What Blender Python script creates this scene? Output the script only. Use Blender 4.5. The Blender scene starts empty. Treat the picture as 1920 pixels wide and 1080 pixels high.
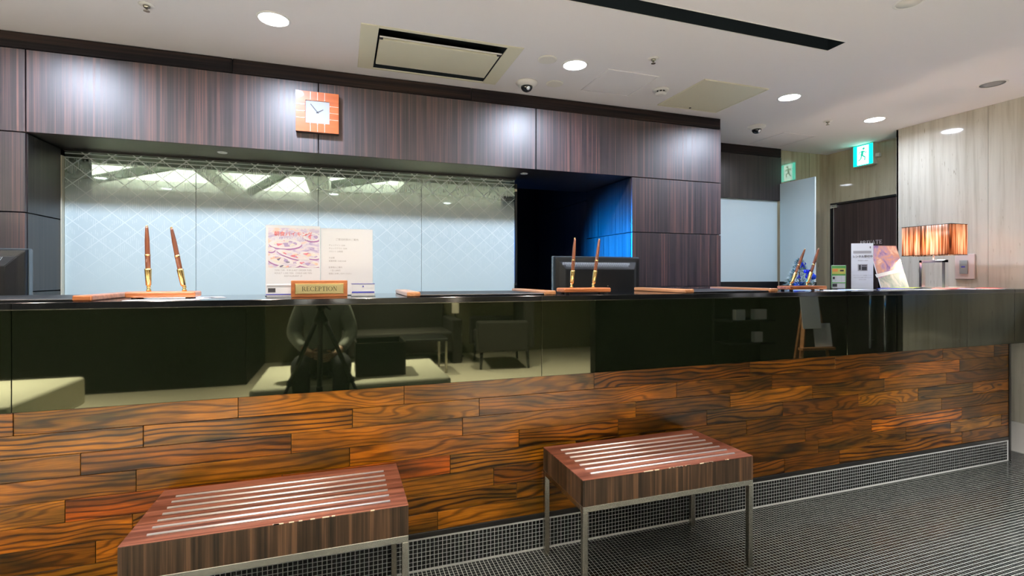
import bpy, bmesh, math, random
from mathutils import Vector, Matrix
PI = math.pi
R = math.radians
sc = bpy.context.scene
C = sc.collection

# ------------------------------------------------------------------ camera, world, exposure
cam = bpy.data.cameras.new('camera'); camo = bpy.data.objects.new('camera', cam); C.objects.link(camo)
camo.location = (0, 0, 1.15); camo.rotation_euler = (R(90), 0, R(-18.8))
cam.sensor_width = 36; cam.lens = 36 * 940.9 / 1920; cam.shift_y = -22.4 / 1920
cam.clip_start = 0.02; cam.clip_end = 60
sc.camera = camo
w = bpy.data.worlds.new('world'); sc.world = w; w.use_nodes = True
w.node_tree.nodes['Background'].inputs[0].default_value = (0.6, 0.7, 0.9, 1)
w.node_tree.nodes['Background'].inputs[1].default_value = 0.3
sc.view_settings.view_transform = 'Standard'; sc.view_settings.look = 'None'
sc.view_settings.gamma = 1; sc.view_settings.use_curve_mapping = False
sc.view_settings.exposure = 0.56
sc.cycles.use_denoising = True
sc.cycles.max_bounces = 8; sc.cycles.diffuse_bounces = 4; sc.cycles.glossy_bounces = 5
sc.cycles.sample_clamp_indirect = 6
COOL = (0.74, 0.82, 1.0)
WARM = (1.0, 0.94, 0.90)
LOBBY_POWER = 120.0      # lobby downlights behind the camera
DL_POWER = 13.0          # each downlight
COFFER_STRENGTH = 4.0   # luminous lobby coffers
CEIL = 2.315
WY = 3.015              # face of the panelled wall
WX = 4.19               # face of the travertine wall

# ------------------------------------------------------------------ mesh helpers
def nobj(name, bm_or_me, mat=None, parent=None, loc=(0, 0, 0), rot=(0, 0, 0), smooth=False):
    if isinstance(bm_or_me, bmesh.types.BMesh):
        me = bpy.data.meshes.new(name); bm_or_me.normal_update(); bm_or_me.to_mesh(me); bm_or_me.free()
    else: me = bm_or_me
    if smooth:
        me.shade_smooth()
    if mat:
        for m in (mat if isinstance(mat, (list, tuple)) else [mat]): me.materials.append(m)
    o = bpy.data.objects.new(name, me); C.objects.link(o)
    o.location = loc; o.rotation_euler = rot
    if parent: o.parent = parent
    return o
def tag(o, label, cat, group=None, kind=None):
    if label: o['label'] = label
    if cat: o['category'] = cat
    if group: o['group'] = group
    if kind: o['kind'] = kind
    return o
def thing(name, label, cat, loc=(0, 0, 0), rotz=0, group=None):
    o = bpy.data.objects.new(name, None); C.objects.link(o); o.location = loc; o.rotation_euler = (0, 0, rotz)
    return tag(o, label, cat, group)
def struct(name, loc=(0, 0, 0)):
    o = bpy.data.objects.new(name, None); C.objects.link(o); o.location = loc; o['kind'] = 'structure'; return o
def box(bm, x0, x1, y0, y1, z0, z1, bev=0, seg=1, mi=0):
    t = bmesh.new()
    v = [t.verts.new(p) for p in [(x0,y0,z0),(x1,y0,z0),(x1,y1,z0),(x0,y1,z0),(x0,y0,z1),(x1,y0,z1),(x1,y1,z1),(x0,y1,z1)]]
    for f in [(0,3,2,1),(4,5,6,7),(0,1,5,4),(1,2,6,5),(2,3,7,6),(3,0,4,7)]: t.faces.new([v[i] for i in f])
    if bev: bmesh.ops.bevel(t, geom=t.edges[:], offset=bev, segments=seg, affect='EDGES', profile=0.5)
    merge(bm, t, mi)
def merge(bm, t, mi=0, mat=None):
    if mat is not None: bmesh.ops.transform(t, matrix=mat, verts=t.verts[:])
    mp = {v: bm.verts.new(v.co) for v in t.verts}
    for f in t.faces:
        try: nf = bm.faces.new([mp[v] for v in f.verts]); nf.material_index = mi; nf.smooth = f.smooth
        except ValueError: pass
    t.free()
def B(*boxes, bev=0, seg=1):
    bm = bmesh.new()
    for b in boxes: box(bm, *b, bev=bev, seg=seg)
    return bm
def lathe(bm, prof, n=24, cx=0, cy=0, cz=0, caps=True, mi=0, mat=None):
    t = bmesh.new(); rings = []
    for r, z in prof:
        rings.append([t.verts.new((cx + r*math.cos(2*PI*i/n), cy + r*math.sin(2*PI*i/n), cz + z)) for i in range(n)])
    for a, b in zip(rings, rings[1:]):
        for i in range(n):
            f = t.faces.new([a[i], a[(i+1) % n], b[(i+1) % n], b[i]]); f.smooth = True
    if caps: t.faces.new(rings[0][::-1]); t.faces.new(rings[-1])
    bmesh.ops.recalc_face_normals(t, faces=t.faces[:])
    merge(bm, t, mi, mat)
def rod(bm, p0, p1, r0, r1=None, n=12, mi=0):
    r1 = r0 if r1 is None else r1
    p0 = Vector(p0); p1 = Vector(p1); d = p1 - p0
    q = d.to_track_quat('Z', 'Y').to_matrix().to_4x4(); q.translation = p0
    lathe(bm, [(r0, 0), (r1, d.length)], n, mi=mi, mat=q)
def bar(bm, p0, p1, wx, wy, mi=0):
    p0 = Vector(p0); p1 = Vector(p1); d = p1 - p0
    q = d.to_track_quat('Z', 'Y').to_matrix().to_4x4(); q.translation = p0
    t = bmesh.new(); box(t, -wx/2, wx/2, -wy/2, wy/2, 0, d.length); merge(bm, t, mi, q)
def poly(bm, pts, y0, y1, mi=0):
    """extrude an XZ outline from y0 to y1"""
    t = bmesh.new()
    a = [t.verts.new((p[0], y0, p[1])) for p in pts]; b = [t.verts.new((p[0], y1, p[1])) for p in pts]
    n = len(pts); t.faces.new(a); t.faces.new(b[::-1])
    for i in range(n): t.faces.new([a[(i+1) % n], a[i], b[i], b[(i+1) % n]])
    bmesh.ops.recalc_face_normals(t, faces=t.faces[:]); merge(bm, t, mi)
def sphere(bm, c, r, n=16, mi=0, sc3=(1, 1, 1)):
    t = bmesh.new(); bmesh.ops.create_uvsphere(t, u_segments=n, v_segments=max(6, n//2), radius=r)
    for f in t.faces: f.smooth = True
    m = Matrix.Translation(c) @ Matrix.Diagonal((*sc3, 1)); merge(bm, t, mi, m)
def copy_tree(o, parent=None):
    c = o.copy(); C.objects.link(c)
    if parent: c.parent = parent
    for ch in list(o.children): copy_tree(ch, c)
    return c
def text(body, size, mat, parent, loc, rot, name='lettering', depth=0.0006, align='CENTER', sx=1, bold=0):
    cu = bpy.data.curves.new('txt', 'FONT'); cu.body = body; cu.size = size; cu.extrude = depth; cu.align_x = align; cu.resolution_u = 3; cu.offset = bold
    o = bpy.data.objects.new('txt', cu); C.objects.link(o)
    dg = bpy.context.evaluated_depsgraph_get(); me = bpy.data.meshes.new_from_object(o.evaluated_get(dg))
    bpy.data.objects.remove(o); me.materials.clear()
    r = nobj(name, me, mat, parent, loc, rot); r.scale = (sx, 1, 1); return r

# ------------------------------------------------------------------ materials
def M(name, col=(0.8, 0.8, 0.8), rough=0.5, metal=0, spec=0.5, coat=0, coat_r=0.05, emit=None, es=0, trans=0, ior=1.5):
    m = bpy.data.materials.new(name); m.use_nodes = True
    b = m.node_tree.nodes['Principled BSDF']
    b.inputs['Base Color'].default_value = (*col, 1); b.inputs['Roughness'].default_value = rough
    b.inputs['Metallic'].default_value = metal; b.inputs['Specular IOR Level'].default_value = spec
    b.inputs['Coat Weight'].default_value = coat; b.inputs['Coat Roughness'].default_value = coat_r
    b.inputs['Transmission Weight'].default_value = trans; b.inputs['IOR'].default_value = ior
    if emit: b.inputs['Emission Color'].default_value = (*emit, 1); b.inputs['Emission Strength'].default_value = es
    return m
class NT:
    def __init__(s, m): s.t = m.node_tree; s.n = s.t.nodes; s.l = s.t.links; s.b = s.n['Principled BSDF']
    def add(s, ty, **kw):
        n = s.n.new(ty)
        for k, v in kw.items(): setattr(n, k, v)
        return n
    def link(s, a, b): s.l.new(a, b)
    def math(s, op, a, b=0.0, c=0.0):
        n = s.add('ShaderNodeMath', operation=op)
        for i, x in enumerate((a, b, c)):
            if hasattr(x, 'links'): s.link(x, n.inputs[i])
            else: n.inputs[i].default_value = x
        return n.outputs[0]
    def pos(s):  # world position
        return s.add('ShaderNodeNewGeometry').outputs['Position']
    def rand(s): return s.add('ShaderNodeObjectInfo')
    def vec(s, src, scale=(1, 1, 1), off=None, offk=(0, 0, 0)):
        mp = s.add('ShaderNodeMapping'); s.link(src, mp.inputs[0]); mp.inputs['Scale'].default_value = scale
        if off is not None:
            cx = s.add('ShaderNodeCombineXYZ')
            for i in range(3):
                if offk[i]: s.link(s.math('MULTIPLY', off, offk[i]), cx.inputs[i])
            s.link(cx.outputs[0], mp.inputs['Location'])
        return mp.outputs[0]
    def noise(s, v, scale=1, detail=3, rough=0.5, dist=0):
        n = s.add('ShaderNodeTexNoise'); s.link(v, n.inputs['Vector']); n.inputs['Scale'].default_value = scale
        n.inputs['Detail'].default_value = detail; n.inputs['Roughness'].default_value = rough; n.inputs['Distortion'].default_value = dist
        return n.outputs['Fac']
    def ramp(s, f, stops, interp='LINEAR'):
        n = s.add('ShaderNodeValToRGB'); s.link(f, n.inputs[0]); n.color_ramp.interpolation = interp
        e = n.color_ramp.elements
        while len(e) < len(stops): e.new(0.5)
        for i, (p, c) in enumerate(stops): e[i].position = p; e[i].color = (*c, 1) if len(c) == 3 else c
        return n.outputs[0]
    def mix(s, f, a, b, mode='MIX'):
        n = s.add('ShaderNodeMix', data_type='RGBA', blend_type=mode)
        for i, x in ((0, f), (6, a), (7, b)):
            if hasattr(x, 'links'): s.link(x, n.inputs[i])
            else: n.inputs[i].default_value = x if i == 0 else (*x, 1)
        return n.outputs[2]
    def bump(s, h, strength=0.2, dist=0.002):
        n = s.add('ShaderNodeBump'); s.link(h, n.inputs['Height']); n.inputs['Strength'].default_value = strength; n.inputs['Distance'].default_value = dist
        s.link(n.outputs[0], s.b.inputs['Normal'])

def laminate(name, c0, c1, c2, scale=(95, 95, 0.9), rough=0.34, coat=0.0, spec=0.5, coords='world', ior=1.5):
    m = M(name, rough=rough, coat=coat, spec=spec); t = NT(m)
    p = t.pos() if coords == 'world' else t.add('ShaderNodeTexCoord').outputs['Object']
    rnd = t.rand().outputs['Random']
    v = t.vec(p, scale, rnd, (31, 17, 9))
    n1 = t.noise(v, 1, 4, 0.6); v2 = t.vec(p, tuple(q*0.22 for q in scale), rnd, (11, 7, 5)); n2 = t.noise(v2, 1, 2)
    f = t.math('ADD', t.math('MULTIPLY', n1, 0.8), t.math('MULTIPLY', n2, 0.2))
    col = t.ramp(f, [(0.36, c0), (0.5, c1), (0.66, c2)])
    t.link(col, t.b.inputs['Base Color'])
    r = t.math('ADD', t.math('MULTIPLY', n1, 0.12), rough - 0.06); t.link(r, t.b.inputs['Roughness']); t.b.inputs['IOR'].default_value = ior
    return m
MAT_EBONY = laminate('ebony_laminate', (0.007, 0.005, 0.009), (0.027, 0.017, 0.025), (0.13, 0.055, 0.048), rough=0.45, spec=0.6, ior=1.75)
MAT_EBONYH = laminate('ebony_laminate_cornice', (0.005, 0.005, 0.007), (0.013, 0.010, 0.011), (0.035, 0.022, 0.018), scale=(0.9, 55, 70), rough=0.3, spec=0.25, ior=1.35)
MAT_EBONYD = laminate('ebony_laminate_dark', (0.010, 0.010, 0.011), (0.026, 0.022, 0.022), (0.05, 0.04, 0.035), rough=0.3)
MAT_DOOR = laminate('door_laminate', (0.022, 0.014, 0.013), (0.045, 0.028, 0.026), (0.08, 0.05, 0.045), rough=0.45)
MAT_STOOLSIDE = laminate('stool_side_laminate', (0.014, 0.010, 0.006), (0.050, 0.029, 0.016), (0.14, 0.075, 0.04), scale=(70, 70, 1.2), rough=0.4, spec=0.3, coords='obj', ior=1.4)
MAT_STOOLTOP = laminate('stool_top_laminate', (0.045, 0.014, 0.008), (0.12, 0.038, 0.022), (0.24, 0.088, 0.052), scale=(1.5, 60, 60), rough=0.35, spec=0.4, coords='obj', ior=1.4)

def plank_mat():
    m = M('rosewood_planks', rough=0.28, coat=0.08, coat_r=0.12, spec=0.3); t = NT(m)
    oi = t.rand(); rnd = oi.outputs['Random']; p = t.pos()
    vw = t.vec(p, (1.7, 1, 9.0), rnd, (43, 0, 71)); warp = t.noise(vw, 1, 2, 0.45, 0.35)
    sep = t.add('ShaderNodeSeparateXYZ'); t.link(p, sep.inputs[0])
    ph = t.math('ADD', t.math('MULTIPLY', sep.outputs[2], 60), t.math('MULTIPLY', warp, t.math('ADD', 4.0, t.math('MULTIPLY', rnd, 14.0))))
    s = t.math('SINE', t.math('MULTIPLY', ph, 5.0))
    s = t.math('ADD', t.math('MULTIPLY', s, 0.5), 0.5)
    fine = t.noise(t.vec(p, (9, 1, 330), rnd, (5, 0, 9)), 1, 3, 0.6)
    cloud = t.noise(t.vec(p, (3.2, 1, 14), rnd, (91, 0, 33)), 1, 3, 0.55)
    wood = t.ramp(cloud, [(0.30, (0.055, 0.032, 0.004)), (0.46, (0.21, 0.080, 0.004)), (0.68, (0.43, 0.150, 0.006))])
    dark = t.ramp(t.math('ADD', t.math('MULTIPLY', s, 0.8), t.math('MULTIPLY', cloud, 0.2)), [(0.13, (0.07, 0.05, 0.045)), (0.30, (0.55, 0.47, 0.40)), (0.55, (1, 1, 1))])
    strg = t.math('ADD', 0.50, t.math('MULTIPLY', t.math('FRACT', t.math('MULTIPLY', rnd, 7.31)), 0.5)); c = t.mix(strg, wood, t.mix(1.0, wood, dark, 'MULTIPLY'))
    fr = t.ramp(fine, [(0.35, (0.55, 0.5, 0.45)), (0.6, (1.1, 1.1, 1.1))])
    c = t.mix(0.75, c, t.mix(1.0, c, fr, 'MULTIPLY'))
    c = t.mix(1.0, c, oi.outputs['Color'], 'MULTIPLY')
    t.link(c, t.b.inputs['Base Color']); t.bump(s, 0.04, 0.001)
    return m
MAT_PLANK = plank_mat()

def granite():
    m = M('black_granite', (0.004, 0.006, 0.003), rough=0.025, spec=0.5, ior=1.55); t = NT(m)
    vo = t.add('ShaderNodeTexVoronoi'); vo.inputs['Scale'].default_value = 420; t.link(t.pos(), vo.inputs['Vector'])
    n = t.noise(t.pos(), 160, 2)
    f = t.math('MULTIPLY', t.math('LESS_THAN', vo.outputs['Distance'], 0.13), t.math('GREATER_THAN', n, 0.6))
    t.link(t.mix(f, (0.004, 0.006, 0.003), (0.10, 0.11, 0.08)), t.b.inputs['Base Color'])
    t.b.inputs['Specular Tint'].default_value = (0.92, 0.95, 0.62, 1)
    return m
MAT_GRAN = granite()
def granite_top():
    m = M('black_granite_top', (0.006, 0.007, 0.008), rough=0.09, ior=1.6); return m
MAT_GTOP = granite_top()

def travertine(name, base, dk, rough=0.07):
    m = M(name, rough=rough, spec=0.5); t = NT(m); p = t.pos()
    n1 = t.noise(t.vec(p, (24, 24, 1.1)), 1, 5, 0.65, 0.4); n2 = t.noise(t.vec(p, (120, 120, 14)), 1, 2, 0.5)
    c = t.ramp(n1, [(0.3, dk), (0.5, base), (0.7, tuple(min(1, q*1.08) for q in base))])
    pit = t.ramp(t.math('ADD', t.math('MULTIPLY', n2, 0.75), t.math('MULTIPLY', t.noise(t.vec(p, (9, 9, 3)), 1, 2), 0.25)), [(0.27, (0.45, 0.41, 0.34)), (0.35, (1, 1, 1))])
    t.link(t.mix(1.0, c, pit, 'MULTIPLY'), t.b.inputs['Base Color']); return m
MAT_TRAV = travertine('travertine', (0.60, 0.58, 0.50), (0.47, 0.445, 0.365))
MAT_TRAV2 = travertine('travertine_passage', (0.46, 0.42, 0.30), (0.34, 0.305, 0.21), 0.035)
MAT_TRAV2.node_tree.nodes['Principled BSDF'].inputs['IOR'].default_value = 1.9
MAT_CEIL = M('ceiling_paint', (0.79, 0.77, 0.79), rough=0.9, spec=0.2)
MAT_CREAM = M('cream_metal', (0.68, 0.66, 0.52), rough=0.45)
MAT_WHITE = M('white_plastic', (0.8, 0.79, 0.77), rough=0.4)
MAT_BLACK = M('black_paint', (0.008, 0.009, 0.010), rough=0.4)
MAT_VOID = M('black_matte', (0.006, 0.010, 0.014), rough=0.8, spec=0.2)
MAT_STEEL = M('brushed_steel', (0.46, 0.44, 0.37), rough=0.27, metal=1)
MAT_ROD = M('satin_steel_rod', (0.80, 0.76, 0.73), rough=0.28, metal=0.65)
MAT_CHROME = M('chrome', (0.85, 0.89, 0.95), rough=0.16, metal=1)
MAT_GOLD = M('gold', (0.82, 0.60, 0.26), rough=0.22, metal=1)
MAT_BRASS = M('brass_plate', (0.80, 0.70, 0.38), rough=0.38, metal=1)
MAT_GROUT = M('grout', (0.25, 0.27, 0.25), rough=0.7)
MAT_GROUTB = M('grout_base', (0.50, 0.52, 0.52), rough=0.7)
MAT_TILE = M('black_mosaic', (0.007, 0.009, 0.009), rough=0.16, ior=1.6)
MAT_TRIMD = M('dark_metal_trim', (0.012, 0.012, 0.012), rough=0.3)
MAT_LOBFLOOR = M('beige_tile', (0.58, 0.53, 0.42), rough=0.3)
MAT_LOBWALL = M('olive_wall', (0.17, 0.155, 0.09), rough=0.8)
MAT_OFFICE = M('office_wall', (0.16, 0.17, 0.15), rough=0.9)
MAT_SOFA = M('cream_upholstery', (0.62, 0.60, 0.48), rough=0.6)
MAT_PAPER = M('paper', (0.88, 0.91, 0.97), rough=0.5)
MAT_INK = M('ink', (0.05, 0.05, 0.06), rough=0.6)
MAT_INKG = M('grey_ink', (0.42, 0.42, 0.46), rough=0.6)
MAT_INKB = M('blue_ink', (0.05, 0.06, 0.45), rough=0.5)
MAT_GRN = M('green_ink', (0.13, 0.42, 0.12), rough=0.5)
MAT_YEL = M('yellow_ink', (0.70, 0.66, 0.16), rough=0.5)
MAT_RED = M('red_ink', (0.75, 0.10, 0.10), rough=0.5)
MAT_ORG = M('orange_ink', (0.85, 0.35, 0.10), rough=0.5)
MAT_LIME = M('lime_ink', (0.45, 0.65, 0.08), rough=0.5)
def acrylic():
    m = M('clear_acrylic', (0.9, 0.95, 1.0), rough=0.03); t = NT(m)
    tr = t.add('ShaderNodeBsdfTransparent'); gl = t.add('ShaderNodeBsdfGlossy'); gl.inputs['Roughness'].default_value = 0.05
    lw = t.add('ShaderNodeLayerWeight'); lw.inputs[0].default_value = 0.35
    mx = t.add('ShaderNodeMixShader'); t.link(lw.outputs['Fresnel'], mx.inputs[0]); t.link(tr.outputs[0], mx.inputs[1]); t.link(gl.outputs[0], mx.inputs[2])
    t.link(mx.outputs[0], t.n['Material Output'].inputs[0]); return m
MAT_ACR = acrylic()
def wood_simple(name, a, b, scale=(4, 60, 60), rough=0.3):
    m = M(name, rough=rough, coat=0.4); t = NT(m)
    c = t.add('ShaderNodeTexCoord').outputs['Object']
    t.link(t.ramp(t.noise(t.vec(c, scale), 1, 3), [(0.3, a), (0.7, b)]), t.b.inputs['Base Color']); return m
MAT_CHERRY = wood_simple('cherry_wood', (0.30, 0.085, 0.025), (0.62, 0.22, 0.08))
MAT_OAKL = wood_simple('light_wood', (0.40, 0.17, 0.07), (0.70, 0.34, 0.16), scale=(60, 4, 60))
MAT_PENWOOD = wood_simple('rosewood_pen', (0.13, 0.035, 0.015), (0.32, 0.11, 0.05), scale=(60, 60, 6))
MAT_CLOCK = wood_simple('clock_wood', (0.42, 0.085, 0.014), (0.56, 0.14, 0.03), scale=(5, 30, 30), rough=0.4)

# etched glass of the back partition: clear at the top, frosted below, with a printed lattice
def etched_glass():
    m = bpy.data.materials.new('etched_glass'); m.use_nodes = True; t = NT(m); t.n.remove(t.b)
    sep = t.add('ShaderNodeSeparateXYZ'); t.link(t.pos(), sep.inputs[0]); X, Z = sep.outputs[0], sep.outputs[2]
    def lines(p, slope, off, wd):
        out = None
        for sgn in (1, -1):
            u = t.math('ADD', t.math('MULTIPLY', X, 1.0/p), t.math('ADD', t.math('MULTIPLY', Z, sgn*slope/p), off))
            fr = t.math('FRACT', u)
            d = t.math('ABSOLUTE', t.math('SUBTRACT', fr, 0.5))
            l = t.math('LESS_THAN', d, wd/p)
            out = l if out is None else t.math('MAXIMUM', out, l)
        return out
    l1 = lines(0.119, 1.15, 0.13, 0.0034); l2 = lines(0.238, 1.15, 0.32, 0.0030)
    band = t.math('MAXIMUM', t.math('LESS_THAN', t.math('ABSOLUTE', t.math('SUBTRACT', Z, 1.796)), 0.0028), t.math('LESS_THAN', t.math('ABSOLUTE', t.math('SUBTRACT', Z, 1.818)), 0.0025))
    latt = t.math('MAXIMUM', t.math('MAXIMUM', l1, l2), band)
    # short vertical dashes, thinning out
    dsh = t.math('LESS_THAN', t.math('ABSOLUTE', t.math('SUBTRACT', t.math('FRACT', t.math('MULTIPLY', X, 105)), 0.5)), 0.17)
    gate = t.noise(t.vec(t.pos(), (46, 1, 26)), 1, 1)
    dsh = t.math('MULTIPLY', dsh, t.math('GREATER_THAN', gate, 0.55))
    dsh = t.math('MULTIPLY', dsh, t.math('LESS_THAN', Z, 1.79))
    pat = t.math('MAXIMUM', latt, t.math('MULTIPLY', dsh, 0.75))
    wob = t.math('MULTIPLY', t.math('SUBTRACT', t.noise(t.vec(t.pos(), (2.2, 1, 2.2)), 1, 2), 0.5), 0.12)
    zz = t.math('ADD', Z, wob)
    mr = t.add('ShaderNodeMapRange', interpolation_type='SMOOTHSTEP'); t.link(zz, mr.inputs[0])
    mr.inputs[1].default_value = 1.76; mr.inputs[2].default_value = 1.50; mr.inputs[3].default_value = 0.03; mr.inputs[4].default_value = 1.1
    frost = t.math('MAXIMUM', mr.outputs[0], t.math('MULTIPLY', pat, 0.80))
    # frosted body with the lattice slightly lighter
    fd = t.add('ShaderNodeBsdfPrincipled'); fd.inputs['Roughness'].default_value = 0.32
    fade = t.add('ShaderNodeMapRange'); t.link(Z, fade.inputs[0]); fade.inputs[1].default_value = 1.10; fade.inputs[2].default_value = 1.45
    colz = t.mix(t.math('MULTIPLY', t.math('MULTIPLY', pat, 0.7), fade.outputs[0]), (0.60, 0.74, 0.76), (0.84, 0.94, 0.94))
    t.link(colz, fd.inputs['Base Color'])
    tr = t.add('ShaderNodeBsdfTransparent'); tr.inputs[0].default_value = (0.50, 0.60, 0.55, 1)
    gl = t.add('ShaderNodeBsdfGlossy'); gl.inputs['Roughness'].default_value = 0.02; gl.inputs[0].default_value = (0.80, 1.0, 0.86, 1)
    clear = t.add('ShaderNodeMixShader'); clear.inputs[0].default_value = 0.26
    t.link(tr.outputs[0], clear.inputs[1]); t.link(gl.outputs[0], clear.inputs[2])
    mx = t.add('ShaderNodeMixShader'); t.link(frost, mx.inputs[0]); t.link(clear.outputs[0], mx.inputs[1]); t.link(fd.outputs[0], mx.inputs[2])
    t.link(mx.outputs[0], t.n['Material Output'].inputs[0]); return m
MAT_ETCH = etched_glass()
MAT_FROST = M('frosted_glass', (0.58, 0.72, 0.76), rough=0.25, ior=1.5)
MAT_GEDGE = M('glass_edge', (0.75, 0.85, 0.85), rough=0.2)

# ------------------------------------------------------------------ floor
fl = struct('floor')
nobj('mosaic_bed', B((-3.2, WX, -0.1, 1.98, -0.05, -0.0008), (3.96, WX, 1.98, 2.8, -0.05, -0.0008)), MAT_GROUT, fl)
nobj('back_floor', B((-5.0, 3.96, 1.98, 5.2, -0.05, 0.0), (3.96, 4.60, 2.8, 5.2, -0.05, 0.0)), MAT_OFFICE, fl)
nobj('beige_floor', B((-5.0, WX, -3.4, -0.1, -0.05, 0.0), (-5.0, -3.2, -0.1, 1.98, -0.05, 0.0)), MAT_LOBFLOOR, fl)
P = 0.0165
def tiles(name, cells, frame, mat, parent, loc=(0, 0, 0)):
    vs, fs = [], []; g = 0.0010; c = 0.0006; rnd = random.Random(5)
    for (i, j) in cells:
        a0, a1, b0, b1 = i*P + g, (i+1)*P - g, j*P + g, (j+1)*P - g
        dz = rnd.uniform(-0.00012, 0.00012); tl = rnd.uniform(-0.00010, 0.00010); k = len(vs)
        for (a, b, h) in ((a0, b0, -0.0012), (a1, b0, -0.0012), (a1, b1, -0.0012), (a0, b1, -0.0012), (a0+c, b0+c, dz+tl), (a1-c, b0+c, dz-tl), (a1-c, b1-c, dz-tl), (a0+c, b1-c, dz+tl)): vs.append(frame(a, b, h))
        fs += [(k+4, k+5, k+6, k+7), (k, k+1, k+5, k+4), (k+1, k+2, k+6, k+5), (k+2, k+3, k+7, k+6), (k+3, k, k+4, k+7)]
    me = bpy.data.meshes.new(name); me.from_pydata(vs, [], fs); me.update()
    o = nobj(name, me, mat, parent, loc); o['kind'] = 'stuff'; return o
cells = [(i, j) for i in range(-90, int(WX/P)) for j in range(34, 119)] + [(i, j) for i in range(int(3.975/P)+1, int(WX/P)) for j in range(119, 168)]
tiles('mosaic_tiles', cells, lambda a, b, h: (a, b, h), MAT_TILE, fl)

# ------------------------------------------------------------------ ceiling with openings
HOLES = [(0.165, 0.805, 2.425, 2.900),            # air conditioner
         (-1.80, 2.38, 1.828, 1.928),             # dark light slot
         (-3.15, -1.54, -1.30, 0.34), (-1.35, -0.40, -1.70, 0.32), (-0.16, 0.76, -0.60, 0.42)]
ce = struct('ceiling')
xs = sorted({-5.0, 4.60} | {h[0] for h in HOLES} | {h[1] for h in HOLES}); ys = sorted({-3.4, 3.70} | {h[2] for h in HOLES} | {h[3] for h in HOLES})
bm = bmesh.new()
for x0, x1 in zip(xs, xs[1:]):
    for y0, y1 in zip(ys, ys[1:]):
        cx, cy = (x0+x1)/2, (y0+y1)/2
        if any(h[0] < cx < h[1] and h[2] < cy < h[3] for h in HOLES): continue
        box(bm, x0, x1, y0, y1, CEIL, CEIL + 0.02)
nobj('plaster', bm, MAT_CEIL, ce)
nobj('upper_slab', B((-5.0, 4.6, -3.4, 5.2, CEIL + 0.30, CEIL + 0.34)), MAT_VOID, struct('ceiling_slab'))
nobj('office_ceiling', B((-3.0, 4.6, 3.70, 5.2, CEIL, CEIL + 0.02)), MAT_OFFICE, ce)
# luminous coffers over the lobby
MAT_COF = M('coffer_diffuser', (0.9, 0.88, 0.8), emit=(1.0, 0.93, 0.84), es=COFFER_STRENGTH)
for k, (h, lab) in enumerate(zip(HOLES[2:], ['left long luminous ceiling coffer over the lobby benches, with a crossbeam', 'deepest middle luminous ceiling coffer over the lobby', 'right short luminous ceiling coffer over the lobby'])):
    t = thing('ceiling_coffer', lab, 'ceiling light', ((h[0]+h[1])/2, (h[2]+h[3])/2, CEIL), 0, 'luminous coffers over the lobby')
    hx, hy = (h[1]-h[0])/2, (h[3]-h[2])/2
    nobj('diffuser', B((-hx+0.01, hx-0.01, -hy+0.01, hy-0.01, 0.13, 0.14)), MAT_COF, t)
    nobj('frame', B((-hx, -hx+0.01, -hy, hy, 0, 0.14), (hx-0.01, hx, -hy, hy, 0, 0.14), (-hx, hx, -hy, -hy+0.01, 0, 0.14), (-hx, hx, hy-0.01, hy, 0, 0.14)), MAT_WHITE, t)
    bm = bmesh.new(); bar(bm, (-hx+0.05, -hy+0.1, 0.07), (hx-0.2, hy-0.1, 0.07), 0.05, 0.10); nobj('crossbeam', bm, MAT_OFFICE, t)

# ------------------------------------------------------------------ panelled wall behind the desk
wb = struct('wall_back')
RX0, RX1 = -1.426, 1.902      # recess opening
GAP = 0.0025
def vpanel(x0, x1, z0, z1, parent=wb, y=WY, mat=MAT_EBONY, name='wall_panel', th=0.018):
    cx, cz = (x0+x1)/2, (z0+z1)/2
    return nobj(name, B((x0-cx+GAP, x1-cx-GAP, 0, th, z0-cz+GAP, z1-cz-GAP), bev=0.0012), mat, parent, (cx, y, cz))
hx = [-4.0, -2.72, -1.426, -0.121, 1.190, 2.66]
for a, b in zip(hx, hx[1:]): vpanel(a, b, 1.836, 2.234)
zr = [0.0, 0.31, 0.69, 1.074, 1.454, 1.836]
for a, b in zip(zr, zr[1:]):
    for x0, x1 in ((-4.0, -2.72), (-2.72, RX0), (RX1, 2.66)): vpanel(x0, x1, a, b)
for a, b in ((-4.0, -0.55), (-0.55, 0.762), (0.762, 2.66)):
    vpanel(a, b, 2.234, CEIL, mat=MAT_EBONYH, name='cornice_panel', y=WY+0.004)
nobj('wall_core', B((-5.0, RX0-0.02, WY+0.02, 3.36, 0, CEIL), (RX1+0.02, 2.642, WY+0.02, 3.58, 0, CEIL), (RX0-0.02, RX1+0.02, WY+0.02, 3.31, 1.862, CEIL)), MAT_VOID, wb)
nobj('end_panel', B((2.643, 2.66, WY+0.02, 3.555, 0, CEIL), bev=0.001), MAT_EBONY, wb)
nobj('soffit', B((RX0-0.018, RX1+0.018, WY+0.019, 3.72, 1.840, 1.862)), MAT_EBONYD, wb)
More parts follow.
